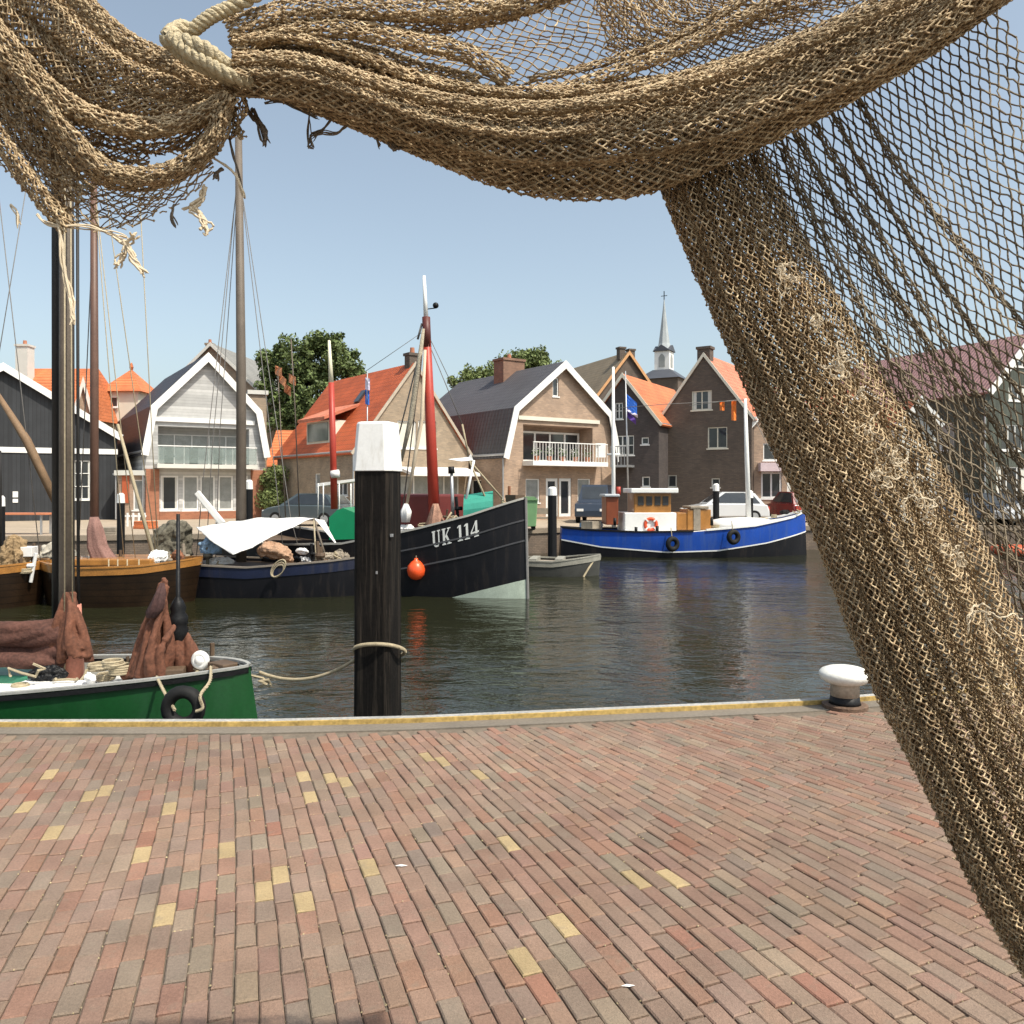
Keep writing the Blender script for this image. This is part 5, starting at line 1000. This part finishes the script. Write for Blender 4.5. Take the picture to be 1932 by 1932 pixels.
for x in (-.45, .45): MB().tube([(x, -.3, .09), (x, .3, .09)], .09, 10).build('wheel', rubber, gx)
ob = thing('rubber_dinghy', 'orange red inflatable dinghy tied to the far quay at the right edge', 'boat', (*P(1912, 1005, 32).xy, 0)); mb = MB(); mb.torus((0, 0, WZ+.25), .62, .2, 'z'); mb.build('tube', mat('dinghy_orange', (.62, .12, .05), .5), ob, smooth=True); MB().lathe((0, 0, WZ+.1), [(.6, 0), (.6, .03)], 16).build('floor', greywood, ob)
# ---------------------------------------------------------------- fishing net
def crv(pts, t, dim_uniform=False):
    pts = np.asarray(pts, float); seg = np.linalg.norm(np.diff(pts[:, :2], axis=0), axis=1); s = np.concatenate([[0], np.cumsum(seg)]); s /= s[-1]
    i = np.clip(np.searchsorted(s, t, side='right')-1, 0, len(pts)-2); u = ((t-s[i])/(s[i+1]-s[i]))[:, None]
    p1, p2 = pts[i], pts[i+1]; h = (s[i+1]-s[i])[:, None]
    def tan(k_):
        a = np.clip(k_-1, 0, len(pts)-1); b = np.clip(k_+1, 0, len(pts)-1); return (pts[b]-pts[a])/np.maximum(s[b]-s[a], 1e-6)[:, None]
    m1, m2 = tan(i)*h, tan(i+1)*h
    return (2*u**3-3*u**2+1)*p1+(u**3-2*u**2+u)*m1+(-2*u**3+3*u**2)*p2+(u**3-u**2)*m2
def grid(guides, nu, nv, vpos=None):
    U = np.linspace(0, 1, nu+1); G = np.stack([crv(g, U) for g in guides])          # G,nu+1,3
    n = len(guides); vp = np.linspace(0, 1, n) if vpos is None else np.asarray(vpos); Vv = np.linspace(0, 1, nv+1)
    i = np.clip(np.searchsorted(vp, Vv, side='right')-1, 0, n-2); u = ((Vv-vp[i])/(vp[i+1]-vp[i]))
    h = vp[i+1]-vp[i]
    def tan(k_):
        a = np.clip(k_-1, 0, n-1); b = np.clip(k_+1, 0, n-1); return (G[b]-G[a])/(vp[b]-vp[a])[:, None, None]
    m1, m2 = tan(i)*h[:, None, None], tan(i+1)*h[:, None, None]; u = u[:, None, None]
    X = (2*u**3-3*u**2+1)*G[i]+(u**3-2*u**2+u)*m1+(-2*u**3+3*u**2)*G[i+1]+(u**3-u**2)*m2
    return X.transpose(1, 0, 2).copy(), U[:, None]*np.ones((1, nv+1)), Vv[None, :]*np.ones((nu+1, 1))   # nu+1,nv+1,3 in (x,y,D)
TV, TF, TN = [], [], [0]
def emit(A, B, r, sagv=0.0):
    n = len(A); d = B-A; ln = np.linalg.norm(d, axis=1, keepdims=True); ok = (ln[:, 0] > 1e-5) & (ln[:, 0] < .12); A, B, d, ln = A[ok], B[ok], d[ok], ln[ok]; n = len(A)
    d /= ln; ref = np.tile(np.array([.13, 1., .07]), (n, 1)); a = np.cross(d, ref); a /= np.linalg.norm(a, axis=1, keepdims=True)+1e-9; b = np.cross(d, a)
    M_ = (A+B)/2+rng.normal(0, .10, (n, 3))*ln*.6; M_[:, 2] -= sagv*ln[:, 0]
    rr = (r*rng.uniform(.82, 1.2, n))[:, None, None]; an = rng.uniform(0, 6, n)[:, None]+np.arange(3)[None]*2*math.pi/3
    ring = (a[:, None]*np.cos(an)[..., None]+b[:, None]*np.sin(an)[..., None])*rr
    vs = np.stack([A[:, None]+ring, M_[:, None]+ring*.85, B[:, None]+ring], 1).reshape(-1, 3)
    base = (TN[0]+np.arange(n)*9)[:, None, None]; j = np.arange(3); k_ = np.array([0, 3])
    f = np.stack([base+k_[None, :, None]+j, base+k_[None, :, None]+(j+1) % 3, base+k_[None, :, None]+(j+1) % 3+3, base+k_[None, :, None]+j+3], -1).reshape(-1, 4)
    TV.append(vs); TF.append(f); TN[0] += len(vs)
def knots(Pn, r):
    n = len(Pn); o = np.array([[1, 0, 0], [-1, 0, 0], [0, 1, 0], [0, -1, 0], [0, 0, 1], [0, 0, -1]], float); vs = (Pn[:, None]+o[None]*(r*rng.uniform(.8, 1.3, n))[:, None, None]).reshape(-1, 3)
    q = np.array([[0, 2, 4, 4], [2, 1, 4, 4], [1, 3, 4, 4], [3, 0, 4, 4], [2, 0, 5, 5], [1, 2, 5, 5], [3, 1, 5, 5], [0, 3, 5, 5]]); q = np.array([[0, 2, 1, 3]])  # placeholder
    tri = np.array([[0, 2, 4], [2, 1, 4], [1, 3, 4], [3, 0, 4], [2, 0, 5], [1, 2, 5], [3, 1, 5], [0, 3, 5]])
    KT.append((vs, tri, n)); 
KT = []
def flush(name, mat_, parent):
    vs = np.concatenate(TV); f = np.concatenate(TF); nb_ = len(vs); tris = []; kv = []
    for v, t, n in KT:
        tris.append((nb_+np.arange(n)[:, None, None]*6+t[None]).reshape(-1, 3)); kv.append(v); nb_ += len(v)
    vs = np.concatenate([vs]+kv); T = np.concatenate(tris)
    vs = vs-np.array(rootloc)
    me = bpy.data.meshes.new(name); me.vertices.add(len(vs)); me.vertices.foreach_set('co', vs.ravel().astype(np.float32))
    me.loops.add(f.size+T.size); me.loops.foreach_set('vertex_index', np.concatenate([f.ravel(), T.ravel()]).astype(np.int32))
    me.polygons.add(len(f)+len(T)); me.polygons.foreach_set('loop_start', np.concatenate([np.arange(len(f))*4, f.size+np.arange(len(T))*3]).astype(np.int32))
    me.update(calc_edges=True); me.validate(); me.polygons.foreach_set('use_smooth', np.ones(len(me.polygons), bool)); me.materials.append(mat_)
    o = bpy.data.objects.new(name, me); COL.objects.link(o); o.parent = parent; TV.clear(); TF.clear(); KT.clear(); TN[0] = 0; return o
NS = .78
def xyz(g):
    g = g*np.array([1, 1, NS]); return np.stack([(g[..., 0]-966)*K*g[..., 2], g[..., 2], EYE-(g[..., 1]-920)*K*g[..., 2]], -1)
def net(guides, nu, nv, r, fold=None, jit=1.2, vpos=None, kr=1.7, drop=None, sagv=0., jd=.004):
    r *= NS; g, U, V_ = grid(guides, nu, nv, vpos)
    if fold: g = fold(g, U, V_)
    g[..., :2] += rng.normal(0, jit, g[..., :2].shape); g[..., 2] += rng.normal(0, jd, g.shape[:2])
    X = xyz(g); I, J = np.meshgrid(np.arange(nu+1), np.arange(nv+1), indexing='ij'); nd = ((I+J) % 2 == 0)
    A, B = [], []
    for dj in (-1, 1):
        m = nd & (I < nu) & (J+dj >= 0) & (J+dj <= nv); i, j = I[m], J[m]
        if drop is not None: k_ = ~drop(U[i, j], V_[i, j], g[i, j], len(i)); i, j = i[k_], j[k_]
        A.append(X[i, j]); B.append(X[i+1, j+dj])
    emit(np.concatenate(A), np.concatenate(B), r, sagv)
    m = nd
    if drop is not None: m = m & ~drop(U, V_, g, U.shape)
    knots(X[m], r*kr)
def ex_net(t, b, vm, co):
    L = t.links.new; g = N(t, 'ShaderNodeNewGeometry')
    cr = N(t, 'ShaderNodeValToRGB'); e = cr.color_ramp.elements; e[0].position = 0; e[0].color = (.19, .125, .07, 1); e[1].position = 1; e[1].color = (.66, .52, .34, 1)
    for p_, c_ in ((.3, (.31, .22, .13, 1)), (.6, (.43, .325, .20, 1)), (.9, (.49, .38, .24, 1))): q = e.new(p_); q.color = c_
    L(g.outputs['Random Per Island'], cr.inputs[0]); mr_in = vm.inputs['Scale'].links[0].from_socket
    v2 = N(t, 'ShaderNodeVectorMath', operation='SCALE'); L(cr.outputs[0], v2.inputs[0]); L(mr_in, v2.inputs['Scale']); L(v2.outputs[0], b.inputs['Base Color'])
netm = mat('tan_net_twine', (1, 1, 1), .9, .35, 5, extra=ex_net, spec=.15, fine=60)
NS = .78
nr = thing('fishing_net', 'tan fishing net hung in thick swags across the top and down the right side', 'fishing net', P(445, 130, 1.8*NS)); rootloc = tuple(nr.location)
def D3(pts, d): return [(x, y, (d if not callable(d) else d(i/(len(pts)-1)))) for i, (x, y) in enumerate(pts)]
BOT = [(440, 175), (530, 192), (640, 232), (740, 273), (830, 310), (950, 355), (1060, 374), (1180, 371), (1260, 351), (1400, 292), (1560, 215), (1750, 108), (1900, 5), (2010, -70)]
RID = [(440, 150), (560, 160), (700, 200), (850, 245), (1000, 272), (1150, 262), (1300, 238), (1450, 190), (1620, 118), (1760, 45), (1900, -45), (1990, -110)]
MID = [(440, 125), (560, 120), (700, 160), (850, 200), (1000, 214), (1150, 208), (1300, 188), (1450, 142), (1620, 70), (1760, 0), (1900, -90), (1980, -140)]
TOP = [(440, 95), (560, 82), (700, 112), (820, 148), (950, 165), (1100, 162), (1250, 142), (1400, 104), (1550, 50), (1700, -15), (1850, -90), (1960, -170)]
def pinch(g, U, V_, amp):   # gather toward the knot and the upper right end
    return g
def foldB(ph, amp, fy=5., cy=7., fl=1., calm=False):
    def f(g, U, V_):
        env = np.clip(np.sin(np.pi*np.clip(U*1.02+.03, 0, 1))*1.4, .25, 1)
        env = env*(np.clip(1.5-2.6*V_, .06, 1) if calm else 1)
        w = 2*np.pi*(fy*V_*(1+.15*np.sin(2.5*U+ph))+.9*np.sin(2.2*U+ph)); g[..., 2] += amp*np.sin(w+ph)*env; g[..., 1] += cy*np.cos(w+ph)*env*np.clip(1.15-V_*1.1, .05, 1)*fl
        g[..., 1] += 3.5*np.sin(17*U+ph*2+9*V_)*env; return g
    return f
def off(pts, dx, dy): return [(x+dx, y+dy) for x, y in pts]
back = [(x, y-70 if 3 < i < 10 else y-35) for i, (x, y) in enumerate(BOT)]
# main swag: upper roll, hanging belly, folded under layers
net([D3(TOP, 1.90), D3(off(TOP, 0, 12), 1.82), D3(MID, 1.74), D3(RID, 1.69), D3(off(RID, 6, 30), 1.71), D3([(a[0], a[1]*.45+b*.55) for a, b in zip(BOT, np.interp([p[0] for p in BOT], [p[0] for p in RID], [p[1] for p in RID]))], 1.74), D3(off(BOT, 0, -4), 1.79), D3(BOT, 1.83), D3(back, 1.90)], 140, 60, .0026, foldB(.4, .018, 6, 7, 1, True), vpos=[0, .08, .3, .5, .58, .72, .86, .9, 1], jit=.7)
net([D3(TOP, 1.93), D3(MID, 1.80), D3(RID, 1.75), D3(off(BOT, 0, -6), 1.82), D3(off(back, 0, 20), 1.92)], 165, 62, .0026, foldB(2.1, .012), jit=1.1)
net([D3(off(TOP, 0, 20), 1.96), D3(MID, 1.85), D3(off(RID, 0, 10), 1.83), D3(off(BOT, 0, -3), 1.87)], 160, 60, .0027, foldB(4.0, .010), jit=1.6)
net([D3(off(TOP, 0, 30), 2.0), D3(off(MID, 0, 8), 1.93), D3(off(RID, 0, 10), 1.9), D3(off(BOT, 0, -5), 1.90)], 160, 60, .0028, foldB(5.2, .008), jit=2.0)
# two sunlit lip rolls along the top of the belly
def roll(path, hw, D_, nu, nv, r=.0021, jit=1.1, ph=0, dd=.035):
    gs = []
    pa = np.array(path, float); t = np.gradient(pa, axis=0); nrm = np.stack([-t[:, 1], t[:, 0]], 1); nrm /= np.linalg.norm(nrm, axis=1)[:, None]; nrm *= np.sign(nrm[:, 1:2]+1e-6)
    for a in np.linspace(-.62, .62, 5)*math.pi:
        o_ = math.sin(a) if abs(a) < math.pi/2 else math.copysign(1-(abs(a)-math.pi/2)*.25, a); q = pa+nrm*hw*o_; gs.append([(x, y, D_-dd*math.cos(a)) for x, y in q])
    net(gs, nu, nv, r, jit=jit)
roll([(440, 110), (560, 112), (700, 152), (850, 190), (1000, 203), (1130, 192), (1250, 168), (1400, 125), (1560, 62), (1700, 0), (1850, -80)], 13, 1.70, 165, 20)
roll([(440, 75), (560, 72), (690, 108), (800, 150), (930, 172), (1080, 172), (1230, 158), (1380, 118), (1540, 60), (1700, -20)], 11, 1.78, 150, 16, ph=1)
roll([(440, 135), (560, 142), (690, 180), (820, 225), (960, 250), (1050, 250), (1120, 240)], 9, 1.70, 80, 14, jit=1.5)
# upper left gathered band, sheer window, right upper mixed layers
roll([(430, 60), (520, 28), (640, 14), (780, 18), (900, 16), (1010, -2), (1120, -40)], 24, 1.80, 85, 36, jit=1.8)
roll([(440, 90), (540, 60), (660, 55), (780, 78), (880, 100), (960, 150)], 18, 1.79, 60, 24, jit=1.6)
roll([(440, 80), (520, 45), (640, 38), (740, 45), (860, 38), (960, 20), (1060, -20)], 20, 1.86, 70, 26, jit=2)
roll([(440, 100), (560, 92), (680, 104), (800, 138), (900, 160)], 20, 1.86, 60, 28, jit=2)
SH = [D3([(560, 60), (760, 60), (950, -30), (1150, -60), (1400, -90)], 1.97), D3([(560, 75), (760, 95), (950, 60), (1150, 10), (1400, -40)], 1.97), D3([(560, 95), (760, 130), (950, 110), (1150, 75), (1500, 10)], 1.95), D3([(560, 110), (760, 150), (950, 165), (1200, 150), (1560, 60)], 1.92)]
net(SH, 76, 22, .0021, jit=1.2)
net([D3([(1105, -40), (1130, 30), (1145, 75), (1180, 120)], 1.92), D3([(1180, -40), (1210, 20), (1240, 60), (1290, 100)], 1.86), D3([(1290, -50), (1310, 0), (1350, 30), (1410, 60)], 1.92), D3([(1450, -60), (1470, -30), (1520, -10), (1590, 10)], 1.88), D3([(1650, -90), (1650, -80), (1700, -70), (1750, -60)], 1.92)], 22, 90, .0019, foldB(1, .02, 7, 4), jit=2.2)
net([D3([(1120, -50), (1260, -30), (1400, -50), (1650, -120)], 1.99), D3([(1140, 60), (1290, 60), (1430, 30), (1680, -60)], 1.97), D3([(1150, 130), (1320, 130), (1460, 90), (1700, 0)], 1.95)], 60, 26, .0018, foldB(3, .02, 3, 3), jit=2)
roll([(1040, 178), (1150, 140), (1260, 100), (1370, 50), (1470, 0), (1540, -50)], 13, 1.80, 60, 16, jit=1.6)
roll([(1000, 150), (1100, 128), (1220, 92), (1320, 48), (1400, 0), (1450, -40)], 6, 1.86, 50, 8, jit=1.2)
sw = flush('main_swag', netm, nr)
# left swag
LG = [[(60, -90), (160, -8), (215, 52), (262, 82), (330, 108), (392, 140), (432, 168)], [(20, -80), (110, 30), (180, 95), (250, 128), (320, 145), (385, 160), (434, 178)], [(-30, -70), (60, 60), (140, 135), (220, 175), (300, 190), (375, 190), (436, 186)],
      [(-60, -30), (20, 80), (100, 165), (190, 212), (290, 228), (370, 215), (438, 192)], [(-80, 10), (0, 110), (80, 195), (180, 245), (280, 262), (370, 240), (436, 205)]]
def foldL(ph, amp=.022, n=4):
    def f(g, U, V_):
        w = 2*np.pi*(n*V_+.5*np.sin(3*U+ph))+ph; e = np.clip(1.25-U, .3, 1); g[..., 2] += amp*np.sin(w)*e; g[..., 0] -= 5*np.cos(w)*e*.6; g[..., 1] += 6*np.cos(w)*e; return g
    return f
for k_, (dd, ph, ju) in enumerate(((0, .3, 1.0), (.06, 2., 1.5), (.12, 4, 2), (.2, 5, 2.5))):
    net([D3(LG[0], 1.92+dd), D3(LG[1], 1.80+dd), D3(LG[2], 1.78+dd), D3(LG[3], 1.80+dd), D3(LG[4], 1.86+dd)], 64, 46, .0023, foldL(ph), jit=ju)
roll([(60, -100), (130, -25), (195, 45), (260, 92), (330, 120), (395, 152), (434, 172)], 21, 1.76, 62, 26, r=.0023)
roll([(-60, 40), (20, 120), (90, 205), (150, 275), (215, 325), (290, 330), (360, 300), (405, 250), (420, 200), (434, 180)], 17, 1.72, 78, 24, r=.0023, jit=1.4)
roll([(-60, 75), (10, 150), (80, 225), (145, 295), (215, 342), (290, 342), (365, 310), (415, 255), (430, 200)], 14, 1.76, 74, 20, r=.0023, jit=1.6)
roll([(-60, 120), (0, 170), (60, 250), (110, 320), (160, 370)], 22, 1.80, 40, 24, r=.0023, jit=1.6)
roll([(-60, 0), (20, 90), (100, 175), (190, 225), (290, 240), (365, 222), (425, 190)], 20, 1.73, 66, 22, r=.0023, jit=1.3)
roll([(-60, 190), (-20, 235), (30, 305), (80, 375), (112, 412), (128, 432)], 17, 1.73, 36, 18, r=.0022, jit=1.6)
roll([(385, 120), (420, 150), (440, 180), (448, 215), (446, 260)], 16, 1.78, 22, 18, r=.0022, jit=3)
dr = lambda U, V_, g, n: (rng.random(n) < np.clip((V_-.5)*.9, 0, .5))
net([D3([(-60, 130), (40, 230), (120, 300), (230, 340), (330, 330), (410, 270)], 1.88), D3([(-60, 200), (30, 300), (110, 360), (230, 380), (320, 365), (400, 300)], 1.86), D3([(-40, 240), (40, 350), (110, 420), (220, 438), (310, 405), (400, 330)], 1.84)], 40, 16, .0017, jit=3.2, drop=dr)
net([D3([(60, 200), (120, 290), (230, 335), (330, 330)], 1.95), D3([(50, 330), (120, 400), (215, 432), (290, 400)], 1.9)], 24, 14, .0017, jit=4)
net([D3([(-60, 170), (40, 260), (100, 330), (130, 400)], 1.93), D3([(-60, 250), (-10, 300), (60, 370), (120, 425)], 1.9)], 30, 16, .0021, jit=2.2)
for dd, ph in ((.10, 1.), (.17, 3.)):
    net([D3([(-70, 20), (20, 130), (100, 220), (190, 255), (290, 270), (370, 240), (430, 200)], 1.82+dd), D3([(-70, 60), (10, 180), (90, 262), (180, 292), (290, 300), (370, 275), (428, 215)], 1.80+dd), D3([(-70, 110), (0, 230), (60, 300), (150, 335), (240, 345), (330, 330), (420, 250)], 1.82+dd)], 60, 22, .0022, foldL(ph), jit=2.4, drop=lambda U, V_, g, n: (g[..., 0] > 270) & (g[..., 0] < 355) & (g[..., 1] > 288) & (g[..., 1] < 330))
flush('side_swag', netm, nr)
# right drape
LC = [(1240, 335), (1262, 395), (1330, 560), (1400, 720), (1462, 860), (1530, 1000), (1578, 1130), (1625, 1250), (1682, 1370), (1765, 1530), (1832, 1670), (1905, 1800), (1990, 1940)]
RC = [(1440, 265), (1500, 400), (1585, 555), (1655, 690), (1725, 800), (1790, 900), (1850, 1010), (1900, 1120), (1955, 1240), (2030, 1400), (2100, 1560), (2170, 1700), (2250, 1850)]
def mixc(a, b, f): return [(p[0]*(1-f)+q[0]*f, p[1]*(1-f)+q[1]*f) for p, q in zip(a, b)]
def foldC(ph, amp, n=7, cx=7):
    def f(g, U, V_):
        w = 2*np.pi*(n*V_+.35*np.sin(4*U+ph)+.12*np.sin(11*U))+ph; g[..., 2] += amp*np.sin(w); g[..., 0] += cx*np.cos(w)*np.sin(np.pi*np.clip(V_, 0, 1))**.5; g[..., 1] += 4*np.sin(9*U+ph+V_*6); return g
    return f
dz = lambda b: (lambda t: b-.28*t)
for b_, ph, f0, f1, nv_, am, ju in ((1.92, .2, 0, 1, 54, .028, 1.2), (1.97, 1.7, .01, .97, 50, .03, 1.6), (2.03, 3.1, .02, .8, 38, .025, 2.0), (2.09, 4.4, .03, .6, 26, .02, 2.2)):
    net([D3(mixc(LC, RC, f0), dz(b_+.05)), D3(mixc(LC, RC, f0+(f1-f0)*.12), dz(b_-.02)), D3(mixc(LC, RC, f0+(f1-f0)*.45), dz(b_-.04)), D3(mixc(LC, RC, f0+(f1-f0)*.75), dz(b_-.02)), D3(mixc(LC, RC, f1), dz(b_+.04))], 210, int(nv_*1.4)//2*2, .0019, foldC(ph, am), jit=ju*.7, vpos=[0, .1, .45, .8, 1], sagv=.03)
for b_, ph in ((1.99, .9), (2.07, 2.2)):     # gathered left hem
    net([D3(mixc(LC, RC, .0), dz(b_)), D3(mixc(LC, RC, .12), dz(b_-.03)), D3(mixc(LC, RC, .3), dz(b_))], 200, 24, .0019, foldC(ph, .02, 3, 4), jit=1.3)
flush('gathered_drape', netm, nr)
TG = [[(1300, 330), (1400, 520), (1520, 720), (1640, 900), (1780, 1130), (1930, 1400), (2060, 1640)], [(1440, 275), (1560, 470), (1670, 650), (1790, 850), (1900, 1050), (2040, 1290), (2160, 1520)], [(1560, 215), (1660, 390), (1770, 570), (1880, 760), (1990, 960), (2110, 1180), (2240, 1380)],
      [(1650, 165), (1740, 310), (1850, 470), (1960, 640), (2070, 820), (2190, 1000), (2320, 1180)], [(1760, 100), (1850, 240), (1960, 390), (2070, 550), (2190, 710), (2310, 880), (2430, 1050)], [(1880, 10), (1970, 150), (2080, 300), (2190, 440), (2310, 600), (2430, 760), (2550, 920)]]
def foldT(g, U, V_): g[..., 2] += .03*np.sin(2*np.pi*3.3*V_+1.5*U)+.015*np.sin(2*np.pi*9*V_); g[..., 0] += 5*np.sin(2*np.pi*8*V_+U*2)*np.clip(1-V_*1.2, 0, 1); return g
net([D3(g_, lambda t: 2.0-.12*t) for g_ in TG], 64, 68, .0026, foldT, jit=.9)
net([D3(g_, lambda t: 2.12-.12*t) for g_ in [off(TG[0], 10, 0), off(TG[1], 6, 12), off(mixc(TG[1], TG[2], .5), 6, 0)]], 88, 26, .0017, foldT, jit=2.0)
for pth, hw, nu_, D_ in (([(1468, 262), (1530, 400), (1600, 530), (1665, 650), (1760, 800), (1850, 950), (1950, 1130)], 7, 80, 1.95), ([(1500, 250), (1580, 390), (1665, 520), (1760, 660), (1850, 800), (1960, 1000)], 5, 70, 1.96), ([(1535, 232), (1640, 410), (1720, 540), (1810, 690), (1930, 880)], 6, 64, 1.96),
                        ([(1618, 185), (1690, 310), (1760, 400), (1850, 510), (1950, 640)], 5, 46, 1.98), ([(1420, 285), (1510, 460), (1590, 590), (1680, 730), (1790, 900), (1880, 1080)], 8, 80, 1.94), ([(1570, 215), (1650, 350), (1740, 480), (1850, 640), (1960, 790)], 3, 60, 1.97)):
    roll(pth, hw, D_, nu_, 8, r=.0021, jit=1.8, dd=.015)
flush('sheer_drape', mat('backlit_net_twine', (.21, .17, .12), .9, .4, 4, spec=.15, fine=60), nr)  # darker, greyer twine colour paints in the backlit look of this layer
# frayed tails, thick rope, stray twine
def smooth(w, k=4):
    out = []
    for i in range(len(w)-1):
        p0, p1, p2, p3 = w[max(i-1, 0)], w[i], w[i+1], w[min(i+2, len(w)-1)]
        for q in range(k): u = q/k; out.append(.5*((2*p1)+(p2-p0)*u+(2*p0-5*p1+4*p2-p3)*u*u+(3*p1-p0-3*p2+p3)*u**3))
    return out+[w[-1]]
def tail(pts, r, name='frayed_tail', m=twine, n=5):
    mb = MB(); M_ = rootmat(nr).inverted(); w = [M_ @ P(p[0], p[1], p[2]*NS) for p in pts]; r = r*NS; w = smooth(w)
    for c in range(n):
        o_ = rng.normal(0, r*.8, 3); mb.tube([p+Vector(o_*math.cos(i*.5+c)+rng.normal(0, r*.12, 3))*(.5+.9*i/len(w)) for i, p in enumerate(w)], [r*(.42 if c else .6)]*(len(w)-1)+[r*.2], 5)
    return mb.build(name, m, nr)
greyt = mat('grey_twine', (.17, .14, .11), .9, .3, 20)
for p_, r_, m_ in (([(108, 415, 1.7), (112, 430, 1.7), (118, 470, 1.7), (122, 520, 1.7), (134, 570, 1.7), (139, 612, 1.7)], .0055, twine), ([(70, 405, 1.7), (85, 420, 1.7), (112, 425, 1.7), (160, 428, 1.7), (205, 440, 1.7), (240, 448, 1.7)], .0035, twine), ([(218, 448, 1.7), (232, 458, 1.7), (244, 452, 1.7), (256, 444, 1.7)], .006, twine), ([(236, 455, 1.7), (236, 470, 1.7), (226, 488, 1.7), (222, 505, 1.7)], .0055, twine), ([(238, 462, 1.7), (250, 480, 1.7), (258, 495, 1.7), (268, 515, 1.7)], .006, twine),
                   ([(386, 350, 1.75), (380, 375, 1.75), (362, 392, 1.75), (378, 405, 1.75), (388, 425, 1.75), (384, 440, 1.75)], .0065, twine), ([(345, 395, 1.75), (365, 390, 1.75), (378, 402, 1.75)], .004, twine), ([(328, 385, 1.75), (325, 408, 1.75), (332, 430, 1.75)], .004, greyt), ([(20, 385, 1.72), (32, 400, 1.72), (34, 430, 1.72)], .004, twine),
                   ([(455, 175, 1.8), (472, 215, 1.8), (490, 228, 1.8), (500, 250, 1.8), (497, 274, 1.8)], .006, greyt), ([(475, 205, 1.8), (490, 235, 1.8), (502, 270, 1.8)], .005, greyt), ([(500, 195, 1.8), (525, 190, 1.8), (560, 205, 1.8), (600, 222, 1.8)], .003, greyt), ([(584, 210, 1.8), (582, 245, 1.8), (582, 275, 1.8)], .003, greyt), ([(625, 222, 1.8), (608, 245, 1.8), (586, 258, 1.8), (590, 272, 1.8), (580, 276, 1.8)], .0035, greyt), ([(655, 235, 1.8), (635, 250, 1.8), (610, 250, 1.8), (588, 262, 1.8)], .003, greyt),
                   ([(710, 262, 1.8), (716, 276, 1.8)], .004, greyt), ([(738, 268, 1.8), (742, 282, 1.8), (750, 276, 1.8)], .005, greyt), ([(430, 250, 1.78), (442, 300, 1.78), (452, 330, 1.78), (458, 370, 1.78)], .004, greyt), ([(405, 300, 1.76), (425, 312, 1.76), (445, 330, 1.76), (455, 352, 1.76), (460, 372, 1.76)], .004, twine), ([(420, 318, 1.77), (410, 325, 1.77), (408, 338, 1.77)], .005, greyt)):
    tail(p_, r_, m=m_)
for (x, y), s_ in (((1480, 508), 1.2), ((1497, 520), .8), ((1545, 595), .8), ((1590, 665), 1.1), ((1585, 690), 1.2), ((1625, 740), .7), ((1683, 845), 1.0), ((1655, 885), .9), ((1672, 915), .8), ((1728, 942), 1.3), ((1810, 1050), 1.2), ((1872, 1155), 1.3), ((1700, 870), .7), ((1640, 800), .7)):
    D_ = 1.92-.28*((y-340)/1500)-.14
    for c_ in range(5):
        q = [(x+rng.normal(0, 5)*s_, y+rng.normal(0, 6)*s_, D_)]; an = rng.uniform(0, 6); cv = rng.normal(0, .7)
        for _ in range(9): a, b, c = q[-1]; an += cv+rng.normal(0, .5); q.append((a+5.5*s_*math.cos(an), b+5.5*s_*math.sin(an)+1.2*s_, c+rng.normal(0, .004)))
        tail(q, .0012*s_+.0007, 'stray_twine', n=2)
rp = thing('hanging_rope', 'thick cream laid rope knotted round the gathered net at upper left', 'rope', P(380, 90, 1.72*NS)); M_ = rootmat(rp).inverted()
def rope(pts, R_, turns): mb = MB(); twist(mb, [M_ @ P(p[0], p[1], p[2]*NS) for p in pts], R_*NS, turns, k=7, m=int(turns*12)); mb.build('strand', mat('cream_laid_rope', (.48, .40, .26), .85, .2, 25, bump=.6, bs=120), rp, smooth=True)
rope([(350, 50, 1.74), (325, 62, 1.70), (318, 76, 1.68), (345, 78, 1.66), (385, 92, 1.65), (415, 115, 1.67), (440, 135, 1.72)], .016, 4.5)
rope([(322, 66, 1.66), (350, 95, 1.65), (390, 118, 1.65), (430, 140, 1.66), (475, 158, 1.7)], .013, 4)
rope([(320, 80, 1.68), (355, 112, 1.68), (400, 135, 1.68), (450, 158, 1.72)], .012, 4)
rope([(345, 72, 1.75), (370, 52, 1.74), (400, 30, 1.74), (440, 12, 1.75), (500, -20, 1.76)], .014, 5)
